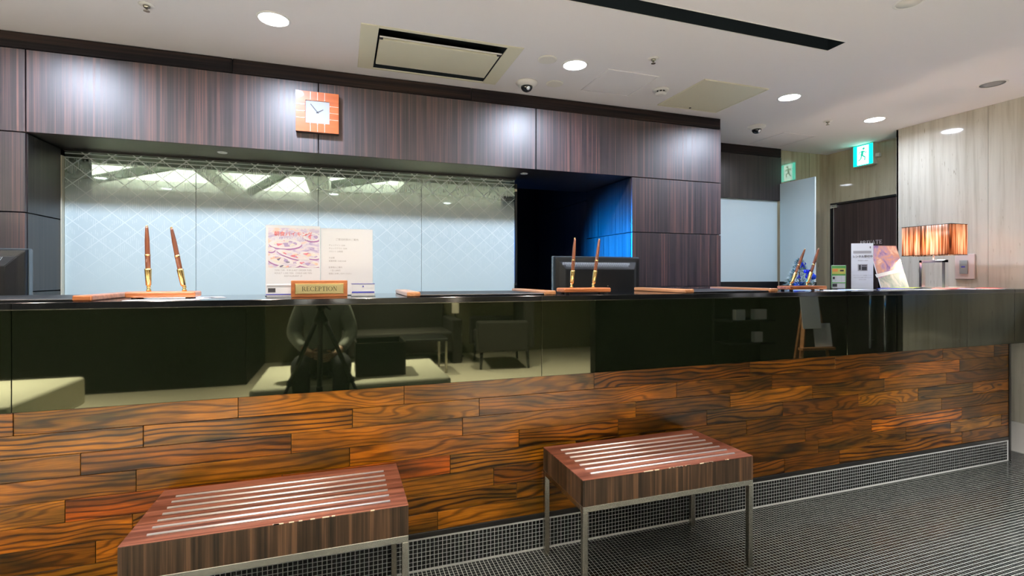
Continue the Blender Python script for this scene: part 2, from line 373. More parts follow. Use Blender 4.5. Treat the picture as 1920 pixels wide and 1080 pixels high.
# recess side walls, panelled
for a, b in zip(zr, zr[1:]):
    cz = (a+b)/2
    nobj('recess_panel', B((-0.018, 0, 0.0, 0.30, a-cz+GAP, b-cz-GAP), bev=0.001), MAT_EBONYD, wb, (RX0, WY+0.019, cz))
    nobj('recess_panel', B((0, 0.018, 0.0, 0.655, a-cz+GAP, b-cz-GAP), bev=0.001), MAT_EBONYD, wb, (RX1, WY+0.019, cz))
nobj('recess_panel', B((0, 0.018, 3.69, 4.75, 0, 1.77-GAP)), MAT_EBONYD, wb, (RX1, 0, 0))
nobj('recess_panel', B((0, 0.018, 3.69, 4.75, 1.77+GAP, 2.3)), MAT_EBONYD, wb, (RX1, 0, 0))
nobj('office_back', B((-3.0, 4.6, 5.1, 5.2, 0, CEIL)), MAT_VOID, wb)
nobj('office_side', B((-3.0, -2.9, 3.36, 5.1, 0, CEIL)), MAT_OFFICE, wb)
# header and frosted glass to the right
nobj('header_panel', B((2.661, 3.818, 3.557, 3.575, 1.84, 2.232), bev=0.001), MAT_EBONYD, wb)
nobj('header_cornice', B((2.661, 3.818, 3.559, 3.577, 2.236, CEIL), bev=0.001), MAT_EBONYH, wb)
nobj('header_side', B((3.80, 3.818, 3.575, 3.592, 1.84, CEIL)), MAT_EBONYD, wb)
nobj('frosted_pane', B((2.661, 3.80, 3.585, 3.595, 1.10, 1.84)), MAT_FROST, wb)
nobj('sill_strip', B((2.661, 3.80, 3.575, 3.60, 1.03, 1.10)), MAT_BLACK, wb)
nobj('lower_panel', B((2.661, 3.80, 3.58, 3.60, 0, 1.03)), MAT_EBONYD, wb)
wp = struct('wall_passage')
nobj('stone_slab', B((3.80, 4.20, 3.596, 3.62, 0, CEIL), bev=0.0008), MAT_TRAV2, wp)
nobj('stone_slab', B((4.203, 4.428, 3.596, 3.62, 0, CEIL), bev=0.0008), MAT_TRAV2, wp)
nobj('wall_core', B((2.60, 4.60, 3.62, 3.70, 0, CEIL)), MAT_VOID, wp)

# side glass screen standing out from the wall
t = thing('glass_screen', 'tall frosted pale blue glass screen standing out from the wall beside the travertine passage', 'glass screen', (3.80, 3.38, 0))
nobj('frosted_pane', B((-0.005, 0.005, -0.183, 0.172, 1.10, 1.992), bev=0.001), MAT_FROST, t)
nobj('edge_strip', B((-0.006, 0.006, -0.187, -0.183, 1.10, 1.992)), MAT_GEDGE, t)
nobj('base_rail', B((-0.012, 0.012, -0.187, 0.172, 1.03, 1.10)), MAT_BLACK, t)
nobj('base_panel', B((-0.01, 0.01, -0.185, 0.172, 0.0, 1.03)), MAT_EBONYD, t)

# right wall: travertine slabs
wr = struct('wall_right')
for y0, y1 in ((1.17, 1.60), (1.60, 2.20), (2.20, 2.80)):
    for z0, z1 in ((0.195, CEIL),):
        nobj('stone_slab', B((0, 0.03, y0+0.0006, y1-0.0006, z0, z1), bev=0.0008), MAT_TRAV, wr, (WX, 0, 0))
nobj('pier_return', B((WX+0.0, 4.425, 2.785, 2.80, 0.0, CEIL)), MAT_TRAV, wr)
nobj('wall_core', B((WX+0.03, 4.42, -3.4, 2.785, 0, CEIL)), MAT_VOID, wr)
nobj('dark_wood_panel', B((WX, WX+0.03, -3.4, 1.17, 0, CEIL)), MAT_EBONYD, wr)
bs = struct('baseboard_right')
nobj('skirting', B((WX-0.004, WX+0.03, 1.17, 2.80, 0, 0.193), bev=0.001), MAT_WHITE, bs)
# passage wall with the private door
WP = 4.425
nobj('stone_slab', B((WP, WP+0.03, 2.80, 3.596, 1.842, CEIL), bev=0.0008), MAT_TRAV2, wp)
nobj('stone_slab', B((WP, WP+0.03, 3.562, 3.596, 0, 1.842)), MAT_TRAV2, wp)
d = struct('door_1', (WP, 3.25, 0))
nobj('door_leaf', B((0.012, 0.05, -0.44, 0.292, 0.01, 1.822), bev=0.001), MAT_DOOR, d)
nobj('door_frame', B((0.0, 0.05, -0.45, 0.31, 1.824, 1.842), (0.0, 0.05, 0.296, 0.312, 0, 1.824)), MAT_BLACK, d)
nobj('chrome_edge', B((-0.002, 0.006, 0.272, 0.277, 0.01, 1.80)), MAT_CHROME, d)
bm = bmesh.new(); box(bm, -0.012, 0.02, 0.235, 0.305, 1.795, 1.808, bev=0.002); box(bm, -0.012, 0.02, 0.235, 0.305, 1.812, 1.822, bev=0.002); rod(bm, (-0.002, 0.297, 1.79), (-0.002, 0.297, 1.826), 0.008)
nobj('pivot_hinge', bm, MAT_CHROME, d)

# lettering with serifs
def serif(word, h, mat, parent, loc, rot, name, depth=0.001, gap=0.16):
    bm = bmesh.new(); x = 0.0
    def rc(a, b, c, e): box(bm, (x+a)*h, (x+c)*h, (x*0+b)*h, e*h, 0, depth)
    def quad(pts): 
        v = [bm.verts.new(((x+p[0])*h, p[1]*h, depth)) for p in pts]; bm.faces.new(v)
    def arc(cx, cy, r, tn, a0, a1, n=10, sx=1):
        for i in range(n):
            q = [R(a0 + (a1-a0)*(i+k)/n) for k in (0, 1)]
            def tk(a): return tn*(0.35 + 0.65*abs(math.cos(a)))
            quad([(cx+sx*(r-tk(q[0]))*math.cos(q[0]), cy+(r-tk(q[0])*0.7)*math.sin(q[0])), (cx+sx*r*math.cos(q[0]), cy+r*math.sin(q[0])), (cx+sx*r*math.cos(q[1]), cy+r*math.sin(q[1])), (cx+sx*(r-tk(q[1]))*math.cos(q[1]), cy+(r-tk(q[1])*0.7)*math.sin(q[1]))])
    S, T = 0.13, 0.05
    def stem(a): rc(a, 0, a+S, 1); rc(a-0.07, 0, a+S+0.07, T); rc(a-0.07, 1-T, a+S+0.07, 1)
    for ch in word:
        if ch == 'I': stem(0.08); wd = 0.30
        elif ch in 'RP':
            stem(0.08); rc(0.2, 0.95, 0.36, 1); rc(0.2, 0.46, 0.36, 0.51); arc(0.36, 0.73, 0.27, 0.13, -90, 90)
            if ch == 'R': quad([(0.34, 0.48), (0.48, 0.50), (0.80, 0.0), (0.63, 0.0)]); wd = 0.80
            else: wd = 0.64
        elif ch == 'E':
            stem(0.08); rc(0.2, 0, 0.62, T); rc(0.2, 1-T, 0.60, 1); rc(0.2, 0.48, 0.48, 0.53); rc(0.58, 0, 0.63, 0.25); rc(0.56, 0.77, 0.61, 1); rc(0.45, 0.40, 0.49, 0.62); wd = 0.64
        elif ch == 'T': rc(0.31, 0, 0.44, 1); rc(0.24, 0, 0.51, T); rc(0.02, 1-T, 0.73, 1); rc(0.02, 0.76, 0.07, 1); rc(0.68, 0.76, 0.73, 1); wd = 0.75
        elif ch == 'C': arc(0.45, 0.5, 0.5, 0.14, 40, 320, 18, 0.9); rc(0.78, 0.66, 0.82, 0.97); wd = 0.85
        elif ch == 'O': arc(0.47, 0.5, 0.5, 0.14, 0, 360, 22, 0.94); wd = 0.94
        elif ch == 'N': rc(0.10, 0, 0.15, 1); rc(0.02, 0, 0.24, T); rc(-0.02, 1-T, 0.2, 1); rc(0.68, 0, 0.73, 1); rc(0.6, 1-T, 0.82, 1); quad([(0.06, 1.0), (0.22, 1.0), (0.73, 0.0), (0.62, 0.0)]); wd = 0.82
        elif ch == 'V': quad([(0.04, 1), (0.19, 1), (0.44, 0), (0.38, 0)]); quad([(0.64, 1), (0.70, 1), (0.44, 0), (0.38, 0)]); rc(-0.02, 1-T, 0.27, 1); rc(0.56, 1-T, 0.78, 1); wd = 0.76
        elif ch == 'A': quad([(0.42, 1), (0.36, 1), (0.06, 0), (0.11, 0)]); quad([(0.36, 1), (0.42, 1), (0.74, 0), (0.59, 0)]); rc(0.2, 0.32, 0.56, 0.37); rc(-0.02, 0, 0.2, T); rc(0.5, 0, 0.8, T); wd = 0.78
        x += wd + gap
    tot = (x - gap)*h
    for v in bm.verts: v.co.x -= tot/2
    return nobj(name, bm, mat, parent, loc, rot)
serif('PRIVATE', 0.034, MAT_WHITE, d, (0.011, -0.07, 1.432), (R(90), 0, R(-90)), 'lettering')

# lobby side of the room (seen only in the polished stone)
wl = struct('wall_left'); nobj('plaster', B((-5.1, -5.0, -3.4, 5.2, 0, CEIL+0.34)), MAT_LOBWALL, wl)
wf = struct('wall_front')
nobj('plaster', B((-5.0, 4.42, -3.5, -3.4, 0, CEIL+0.34)), MAT_LOBWALL, wf)
nobj('dark_wood_panel', B((-5.0, -0.95, -2.10, -2.0, 0, CEIL), (2.24, WX, -0.35, -0.25, 0, CEIL), (-1.05, -0.95, -3.4, -2.1, 0, CEIL)), M('near_black_panel', (0.003, 0.003, 0.0025), 0.6, spec=0.15), wf)
nobj('office_return', B((4.455, 4.6, 2.8, 5.2, 0, CEIL+0.3)), MAT_VOID, wp)

# ------------------------------------------------------------------ etched glass partition in the recess
gp = thing('glass_partition', 'etched glass partition with diamond lattice behind the reception desk, clear at the top and frosted below', 'partition', (0, 3.36, 0))
gx = [-1.42, -0.80, -0.135, 0.506, 1.162]
for a, b in zip(gx, gx[1:]): nobj('glass_pane', B((a-(a+b)/2+0.001, b-(a+b)/2-0.001, -0.004, 0.004, 0.0, 1.828), bev=0.0008), MAT_ETCH, gp, ((a+b)/2, 0, 0))
nobj('top_rail', B((-1.42, 1.17, -0.012, 0.012, 1.828, 1.84)), MAT_TRIMD, gp)
nobj('side_channel', B((-1.4255, -1.4205, -0.03, 0.012, 0, 1.80)), MAT_CREAM, gp)
bm = B((1.164, 1.178, -0.012, 0.03, 0, 1.80)); nobj('end_channel', bm, MAT_TRIMD, gp)
nobj('end_clip', B((1.158, 1.176, -0.018, 0.012, 1.745, 1.765), (1.158, 1.176, -0.018, 0.012, 1.085, 1.10), bev=0.001), MAT_STEEL, gp)

# ------------------------------------------------------------------ reception counter
FY = 1.965
ct = thing('reception_counter', 'long reception counter with black granite fascia over mixed rosewood planks and mosaic foot', 'counter')
jx = [-2.70, -0.962, 0.80, 2.559, 3.993, WX-0.002]
for a, b in zip(jx, jx[1:]):
    cx = (a+b)/2
    nobj('granite_panel', B((a-cx+0.0008, b-cx-0.0008, 0, 0.03, 0.727, 1.044), bev=0.0008), MAT_GRAN, ct, (cx, FY-0.004, 0))
    nobj('countertop_slab', B((a-cx+0.0005, b-cx-0.0005, 0, 0.531, 1.0452, 1.067), bev=0.0015), MAT_GTOP, ct, (cx, FY-0.006, 0))
nobj('joint_line', B((-2.70, WX-0.002, FY-0.0043, FY+0.02, 1.0442, 1.0451)), MAT_STEEL, ct)
nobj('counter_body', B((-2.69, 3.955, 1.992, 2.30, 0.0, 1.0441), (3.955, WX-0.003, 1.99, 2.30, 0.728, 1.0441)), MAT_BLACK, ct)
ROWS = [[-0.96,-0.34,0.23,1.05,1.91,2.48,3.33,3.8],[-0.62,0.04,0.53,1.48,2.05,2.81,3.48],[-0.79,-0.17,0.46,1.26,1.79,2.32,2.85,3.36],
 [-0.64,0.03,0.7,1.17,1.65,2.12,2.65,3.12,3.6],[-0.83,-0.2,0.41,0.96,1.42,1.89,2.46,2.94,3.32],[-0.65,0.0,0.59,1.15,1.79,2.27,2.75,3.5],
 [-0.75,-0.1,0.69,0.99,1.7,2.36,3.02,3.4,3.87],[-1.0,-0.4,0.36,1.1,1.62,2.13,2.51,3.5]]
LEFTS = [[-2.7,-2.2,-1.6],[-2.7,-1.9,-1.25],[-2.7,-2.05,-1.45],[-2.7,-1.85,-1.2],[-2.7,-2.3,-1.5],[-2.7,-2.0,-1.3],[-2.7,-2.15,-1.4],[-2.7,-1.75]]
DARKX, BRITE = {}, {(1, 2.81): (1.35, 1.15, 1.0), (3, 2.65): (1.05, 1.1, 1.0), (5, 2.75): (1.35, 1.12, 1.0), (3, 3.6): (1.05, 1.0, 0.9), (2, 1.79): (1.0, 1.0, 0.9), (6, 3.4): (1.0, 1.1, 1.2),
   (3, 3.12): (0.45, 0.55, 0.8), (2, 2.32): (0.55, 0.6, 0.7), (5, 2.27): (0.55, 0.5, 0.5), (4, 2.94): (0.55, 0.65, 0.95), (6, 3.87): (1.2, 1.0, 1.3), (4, 1.65): (0.9, 0.9, 0.9),
   (4, -0.2): (1.2, 0.75, 0.6), (4, -0.83): (1.2, 0.75, 0.6), (3, 0.03): (1.3, 1.15, 1.0), (5, -1.3): (1.15, 1.0, 0.9), (6, -1.4): (0.6, 0.55, 0.5), (3, 1.65): (0.55, 0.6, 0.65), (5, 0.59): (0.45, 0.4, 0.4)}
rr = random.Random(11)
PH = (0.727 - 0.150)/8
for r, row in enumerate(ROWS):
    e = sorted(LEFTS[r] + row + [3.942]); z1 = 0.727 - r*PH; z0 = z1 - PH
    for a, b in zip(e, e[1:]):
        cx = (a+b)/2; cz = (z0+z1)/2; pr = rr.uniform(0, 0.0012)
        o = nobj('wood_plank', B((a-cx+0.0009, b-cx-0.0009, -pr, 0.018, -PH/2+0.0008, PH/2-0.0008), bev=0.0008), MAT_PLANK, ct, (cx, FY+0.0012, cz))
        base = rr.uniform(0.75, 1.15) * (1.0 if cx < 1.1 else (0.55 if cx < 2.6 else 0.58))  # planks further right tinted darker, painting in the fall-off of light from the left
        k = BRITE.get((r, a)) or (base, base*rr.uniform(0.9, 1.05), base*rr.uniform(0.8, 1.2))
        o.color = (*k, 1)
nobj('kick_trim', B((-2.70, 3.942, FY-0.001, FY+0.02, 0.128, 0.149), bev=0.001), MAT_TRIMD, ct)
nobj('end_post', B((3.943, 3.960, FY-0.004, 2.0, 0.0, 0.727), bev=0.001), MAT_TRIMD, ct)
nobj('foot_bed', B((-2.70, 3.942, FY+0.0010, FY+0.02, 0.0, 0.128)), MAT_GROUTB, ct)
tiles('mosaic_tiles', [(i, j) for i in range(-160, int(3.942/P)) for j in range(0, 7)], lambda a, b, h: (a, -h, b), MAT_TILE, ct, (0, FY, 0.006))

# ------------------------------------------------------------------ staff desk and monitors behind the counter
dk = thing('staff_desk', 'low dark staff desk behind the reception counter carrying the monitors', 'desk', (0, 2.68, 0))
nobj('desktop', B((-1.9, 1.85, -0.18, 0.24, 0.70, 0.725), bev=0.002), MAT_BLACK, dk)
for x in (-1.88, 0.0, 1.81): nobj('leg_panel', B((x, x+0.025, -0.16, 0.2, 0, 0.70)), MAT_BLACK, dk)
MAT_MON = M('monitor_plastic', (0.012, 0.014, 0.016), rough=0.35)
MAT_MONE = M('monitor_edge', (0.10, 0.13, 0.15), rough=0.25)
MAT_GRILL = M('monitor_grille', (0.42, 0.46, 0.5), rough=0.4)
def monitor(x, w_, h_, ztop, label, rz, tilt):
    t = thing('monitor', label, 'monitor', (x, 2.64, 0.7255), rz, 'monitors behind the counter')
    zt = ztop - 0.7255; z0 = zt - h_
    # housing: screen side bezel at +y, bulged back toward -y
    bm = bmesh.new(); hw = w_/2
    def ring(y, k, zk0, zk1): return [(-hw*k, y, z0+zk0), (hw*k, y, z0+zk0), (hw*k, y, zt-zk1), (-hw*k, y, zt-zk1)]
    rs = [ring(0.030, 0.995, 0, 0), ring(0.0, 1.0, 0, 0), ring(-0.012, 0.985, 0.01, 0.006), ring(-0.016, 0.90, 0.035, 0.030), ring(-0.040, 0.80, 0.075, 0.072)]
    vv = [[bm.verts.new(p) for p in r] for r in rs]
    bm.faces.new(vv[0][::-1]); bm.faces.new(vv[-1])
    for a, b in zip(vv, vv[1:]):
        for i in range(4): bm.faces.new([a[i], a[(i+1) % 4], b[(i+1) % 4], b[i]])
    bmesh.ops.recalc_face_normals(bm, faces=bm.faces[:])
    bmesh.ops.bevel(bm, geom=bm.edges[:], offset=0.002, segments=2, affect='EDGES')
    hs = nobj('housing', bm, MAT_MON, t)
    nobj('bezel_edge', B((-hw-0.001, hw+0.001, 0.006, 0.026, zt-0.002, zt+0.003), (-hw-0.004, -hw, 0.0, 0.026, z0, zt), (hw, hw+0.004, 0.0, 0.026, z0, zt), bev=0.001), MAT_MONE, hs)
    bm = bmesh.new()
    n = int(w_*0.80/0.0065)
    for i in range(n):
        xx = -hw*0.83 + i*0.0065; k = i/n
        dpt = 0.034 if 0.04 < k < 0.96 else 0.015
        bar(bm, (xx, -0.0175, zt-0.034), (xx-0.004, -0.0175-0.022*(dpt/0.04), zt-0.034-dpt), 0.0028, 0.002)
    nobj('vent_grille', bm, MAT_GRILL, hs)
    for sx in (-0.045, 0.045): bm = bmesh.new(); rod(bm, (sx, -0.041, z0+h_*0.5), (sx, -0.043, z0+h_*0.5), 0.004); nobj('screw', bm, MAT_STEEL, hs)
    nobj('screen', B((-hw+0.015, hw-0.015, 0.0302, 0.031, z0+0.02, zt-0.015)), MAT_BLACK, hs)
    bm = bmesh.new(); box(bm, -0.04, 0.04, -0.055, -0.03, 0.012, z0+0.14, bev=0.004); nobj('stand_neck', bm, MAT_MON, t)
    bm = bmesh.new(); lathe(bm, [(0.11, 0), (0.11, 0.006), (0.10, 0.012)], 32); nobj('stand_foot', bm, MAT_MON, t)
    return t
monitor(1.432, 0.56, 0.34, 1.262, 'wide black computer monitor seen from behind below the blue lit doorway', 0, 0)
monitor(-1.53, 0.58, 0.34, 1.262, 'black computer monitor seen from behind at the far left end of the counter', 0, 0)

# ------------------------------------------------------------------ downlights
MAT_LAMP = M('lamp_diffuser', (1, 1, 1), emit=(0.92, 0.95, 1.0), es=14)
MAT_UNLIT = M('unlit_diffuser', (0.74, 0.72, 0.67), rough=0.4)
def downlight(x, y, label, power=DL_POWER, col=COOL, r=0.062, on=True, z=CEIL, group='recessed downlights', spread=165):
    t = thing('downlight', label, 'ceiling light', (x, y, z), 0, group)
    bm = bmesh.new(); lathe(bm, [(r, -0.001), (r+0.002, -0.004), (r+0.010, -0.002), (r+0.011, 0)], 32, caps=False); nobj('trim_ring', bm, MAT_WHITE, t)
    bm = bmesh.new(); lathe(bm, [(r, -0.0005), (r*0.98, -0.003), (0.001, -0.0035)], 32); nobj('diffuser', bm, MAT_LAMP if on else MAT_UNLIT, t)
    if on:
        l = bpy.data.lights.new('downlight_lamp', 'AREA'); l.shape = 'DISK'; l.size = 2*r; l.energy = power; l.color = col; l.spread = R(spread)
        lo = bpy.data.objects.new('lamp', l); C.objects.link(lo); lo.parent = t; lo.location = (0, 0, -0.006)
    return t
downlight(-1.36, 2.503, 'round lit ceiling downlight beyond the left edge, above the left monitor')
downlight(-0.290, 2.503, 'round lit ceiling downlight left of the air conditioner')
downlight(1.222, 2.511, 'round lit ceiling downlight right of the air conditioner, beside the blank discs')
downlight(2.766, 2.514, 'round lit ceiling downlight right of the cream access hatch')
downlight(3.757, 2.665, 'round lit ceiling downlight nearest the green exit sign', power=5)
LOB = [(-3.3, -1.1, 0.35), (-2.2, -1.1, 0.35), (-0.1, -0.85, 1.3), (0.6, -2.6, 1.0), (1.6, -1.2, 1.0), (2.9, -1.6, 0.5), (3.1, 0.5, 0.45), (-2.7, -0.5, 1.3), (-4.0, -0.5, 0.8)]
LOBN = ['over the dark rear wall at the far left', 'over the dark rear wall, second from the left', 'directly over the bench with the photographer', 'above the dark sofa', 'right of the short coffer', 'behind the dark partition', 'above the brochure rack', 'over the left cream bench', 'by the left lobby wall']
for (x, y, pw), nm in zip(LOB, LOBN):
    downlight(x, y, 'lobby downlight ' + nm, power=LOBBY_POWER*pw, col=WARM, group='lobby downlights', spread=85)
downlight(2.289, 1.480, 'unlit downlight with glass cover at the top edge near the dark slot', on=False, r=0.045, group='unlit ceiling discs')
# little soffit downlights in the recess
for x, lab in ((-0.628, 'tiny soffit downlight above the left pen set'), (1.166, 'tiny soffit downlight at the right end of the glass partition')):
    t = thing('soffit_light', lab, 'ceiling light', (x, 3.173, 1.840), 0, 'tiny soffit downlights')
    bm = bmesh.new(); lathe(bm, [(0.012, -0.001), (0.022, -0.004), (0.026, 0)], 24, caps=False); nobj('trim_ring', bm, MAT_WHITE, t)
    bm = bmesh.new(); lathe(bm, [(0.012, -0.001), (0.002, -0.002)], 16); nobj('lens', bm, MAT_UNLIT, t)
# dark slot with spotlights
sl = thing('light_slot', 'long black recessed ceiling slot holding spotlights, running along the counter', 'ceiling light', (0, 1.878, CEIL))
nobj('slot_lining', B((-1.80, 2.38, -0.050, -0.047, 0, 0.16), (-1.80, 2.38, 0.047, 0.050, 0, 0.16), (2.377, 2.38, -0.05, 0.05, 0, 0.16), (-1.80, -1.797, -0.05, 0.05, 0, 0.16), (-1.80, 2.38, -0.05, 0.05, 0.16, 0.17)), MAT_VOID, sl)
bm = B((-1.80, 2.38, -0.053, -0.050, -0.003, 0.004), (-1.80, 2.38, 0.050, 0.053, -0.003, 0.004)); nobj('slot_edge', bm, MAT_WHITE, sl)
MAT_SPOTR = M('spot_ring', (0.12, 0.14, 0.14), rough=0.3)
for k in range(7):
    x = 1.751 - k*0.538
    t = thing('slot_spotlight', ['first', 'second', 'third', 'fourth', 'fifth', 'sixth', 'seventh'][k] + ' small spotlight inside the black ceiling slot, counted from its right end', 'spotlight', (x, 1.858, CEIL+0.055), 0, 'spotlights in the ceiling slot')
    bm = bmesh.new(); lathe(bm, [(0.018, 0.0), (0.026, -0.004), (0.027, 0.05), (0.012, 0.09), (0.012, 0.105)], 24, caps=True); nobj('spot_body', bm, MAT_SPOTR, t)
    bm = bmesh.new(); lathe(bm, [(0.017, -0.001), (0.001, -0.002)], 20); nobj('spot_lens', bm, MAT_UNLIT, t)
    l = bpy.data.lights.new('spot_lamp', 'SPOT'); l.energy = 34; l.spot_size = R(60); l.spot_blend = 0.6; l.shadow_soft_size = 0.012; l.color = (1.0, 0.86, 0.76)
    lo = bpy.data.objects.new('lamp', l); C.objects.link(lo); lo.parent = t; lo.location = (0, 0, -0.01); lo.rotation_euler = (R(-3), 0, 0)

# ------------------------------------------------------------------ air conditioner
ac = thing('air_conditioner', 'cream ceiling cassette air conditioner with two black slots above the wall clock', 'air conditioner', (0.486, 2.663, CEIL))
bm = B((-0.400, -0.318, -0.256, 0.256, -0.004, 0.002), (0.318, 0.400, -0.256, 0.256, -0.004, 0.002), (-0.318, 0.318, -0.256, -0.236, -0.004, 0.002), (-0.318, 0.318, 0.238, 0.256, -0.004, 0.002), bev=0.0015)
nobj('outer_frame', bm, MAT_CREAM, ac)
nobj('cavity', B((-0.32, 0.32, -0.237, 0.237, 0.09, 0.10), (-0.32, -0.315, -0.237, 0.237, 0.0, 0.09), (0.315, 0.32, -0.237, 0.237, 0.0, 0.09), (-0.32, 0.32, -0.237, -0.234, 0.0, 0.09), (-0.32, 0.32, 0.234, 0.237, 0.0, 0.09)), MAT_VOID, ac)
bm = B((-0.308, 0.308, -0.128, 0.178, -0.005, 0.010), bev=0.004, seg=2); nobj('intake_panel', bm, MAT_CREAM, ac)
bm = B((-0.310, 0.312, -0.160, -0.148, -0.005, 0.0), bev=0.002); nobj('louver', bm, MAT_WHITE, ac)
bm = B((-0.310, 0.312, -0.228, -0.200, 0.015, 0.02), bev=0.001); nobj('louver', bm, MAT_BLACK, ac)
for sx in (-0.30, 0.30): nobj('hook', B((sx-0.008, sx+0.008, -0.150, -0.128, -0.006, 0.012), bev=0.001), MAT_BLACK, ac)

# hatches and other ceiling fittings
def hatch(x0, x1, y0, y1, label, mat, proud, fr):
    cx, cy = (x0+x1)/2, (y0+y1)/2; hx_, hy_ = (x1-x0)/2, (y1-y0)/2
    t = thing('access_hatch', label, 'access hatch', (cx, cy, CEIL), 0, 'ceiling access hatches')
    nobj('hatch_panel', B((-hx_+0.010, hx_-0.010, -hy_+0.010, hy_-0.010, -proud, 0.001), bev=0.0008), mat, t)
    bm = B((-hx_, hx_, -hy_, -hy_+0.007, -proud-0.0015, 0.001), (-hx_, hx_, hy_-0.007, hy_, -proud-0.0015, 0.001), (-hx_, -hx_+0.007, -hy_+0.007, hy_-0.007, -proud-0.0015, 0.001), (hx_-0.007, hx_, -hy_+0.007, hy_-0.007, -proud-0.0015, 0.001), bev=0.0005)
    nobj('hatch_frame', bm, fr, t)
    return t
hatch(1.42, 1.757, 2.495, 2.835, 'white painted square access hatch in the ceiling left of the smoke detector', MAT_CEIL, 0.002, MAT_CEIL)
h2 = hatch(2.033, 2.517, 2.437, 2.907, 'cream metal square access hatch in the ceiling right of the smoke detector', MAT_CREAM, 0.006, MAT_CREAM)
bm = bmesh.new(); rod(bm, (0.0, 0.205, -0.006), (0.0, 0.205, -0.009), 0.008); nobj('latch', bm, MAT_BLACK, h2)
hatch(3.40, 3.737, 3.14, 3.50, 'white painted access hatch in the ceiling before the dark header', MAT_CEIL, 0.002, MAT_CEIL)
for x, y, lab in ((1.048, 2.491, 'round cream blank ceiling disc nearer the air conditioner'), (1.222, 2.790, 'round cream blank ceiling disc behind the dome camera')):
    bm = bmesh.new(); lathe(bm, [(0.052, 0.0), (0.052, -0.004), (0.044, -0.007)], 32)
    tag(nobj('ceiling_disc', bm, MAT_UNLIT, None, (x, y, CEIL), smooth=False), lab, 'ceiling disc', 'round blank ceiling discs')
t = thing('ceiling_speaker', 'round grey ceiling speaker with white rim above the travertine wall', 'speaker', (3.735, 1.940, CEIL))
bm = bmesh.new(); lathe(bm, [(0.060, -0.003), (0.066, -0.006), (0.072, 0)], 36, caps=False); nobj('rim', bm, MAT_WHITE, t)
bm = bmesh.new(); lathe(bm, [(0.060, -0.002), (0.03, -0.004), (0.001, -0.0045)], 36); nobj('grille', bm, M('speaker_grille', (0.30, 0.30, 0.30), 0.6), t)
def dome(x, y, label, rz):
    t = thing('dome_camera', label, 'security camera', (x, y, CEIL), rz, 'ceiling dome cameras')
    bm = bmesh.new(); lathe(bm, [(0.066, 0), (0.066, -0.006), (0.052, -0.020), (0.038, -0.026)], 36); nobj('base', bm, MAT_WHITE, t)
    bm = bmesh.new(); lathe(bm, [(0.036, -0.024), (0.034, -0.036), (0.026, -0.048), (0.014, -0.055), (0.001, -0.057)], 32); nobj('dome', bm, M('smoked_dome', (0.01, 0.012, 0.014), 0.06, ior=1.6), t)
    bm = bmesh.new(); lathe(bm, [(0.012, 0), (0.012, -0.003), (0.008, -0.003)], 20, mat=Matrix.Translation((0, -0.026, -0.043)) @ Matrix.Rotation(R(-55), 4, 'X')); nobj('lens', bm, MAT_CHROME, t)
dome(1.057, 2.830, 'black dome camera on a white base beside the air conditioner', 0)
dome(3.06, 3.083, 'black dome camera on a white base near the far dark header', 0)
t = thing('smoke_detector', 'small white smoke detector between the two square hatches', 'smoke detector', (1.891, 2.669, CEIL))
bm = bmesh.new(); lathe(bm, [(0.050, 0), (0.050, -0.008), (0.046, -0.012)], 32); nobj('base', bm, MAT_WHITE, t)
bm = bmesh.new(); lathe(bm, [(0.032, -0.012), (0.032, -0.022)], 28); nobj('dark_vent', bm, MAT_BLACK, t)
bm = bmesh.new(); lathe(bm, [(0.036, -0.022), (0.034, -0.030), (0.018, -0.034)], 32); nobj('cap', bm, MAT_WHITE, t)
bm = bmesh.new()
for k in range(10): bar(bm, (0.033*math.cos(k*PI/5), 0.033*math.sin(k*PI/5), -0.012), (0.033*math.cos(k*PI/5), 0.033*math.sin(k*PI/5), -0.022), 0.004, 0.004)
nobj('rib', bm, MAT_WHITE, t)
for x, y, lab in ((-0.791, 2.546, 'small sprinkler head in the ceiling at the left'), (1.582, 2.299, 'small sprinkler head in the ceiling above the white hatch'), (3.462, 2.806, 'small sprinkler head in the ceiling near the exit sign')):
    t = thing('sprinkler', lab, 'sprinkler', (x, y, CEIL), 0, 'ceiling sprinklers')
    bm = bmesh.new(); lathe(bm, [(0.030, 0), (0.028, -0.003), (0.018, -0.005)], 28); nobj('escutcheon', bm, MAT_WHITE, t)
    bm = bmesh.new(); lathe(bm, [(0.014, -0.005), (0.012, -0.012), (0.004, -0.018)], 20); rod(bm, (0, 0, -0.018), (0, 0, -0.026), 0.003); lathe(bm, [(0.012, -0.026), (0.012, -0.028)], 16); nobj('head', bm, MAT_STEEL, t)

# ------------------------------------------------------------------ exit sign
ex = thing('exit_sign', 'green and white illuminated running man exit sign hung on the passage wall', 'sign', (WP-0.030, 3.204, 2.222))
nobj('housing', B((-0.022, 0.029, -0.092, 0.092, -0.095, 0.092), bev=0.003), M('sign_housing', (0.45, 0.48, 0.42), 0.4), ex)
nobj('lit_face', B((-0.0245, -0.022, -0.086, 0.086, -0.089, 0.086)), M('exit_green', (0.0, 0.4, 0.25), emit=(0.0, 0.78, 0.56), es=3.0), ex)
nobj('lit_panel', B((-0.0255, -0.0245, -0.052, 0.050, -0.084, 0.080)), M('exit_white', (0.9, 0.9, 0.9), emit=(0.62, 1.0, 0.85), es=2.6), ex)
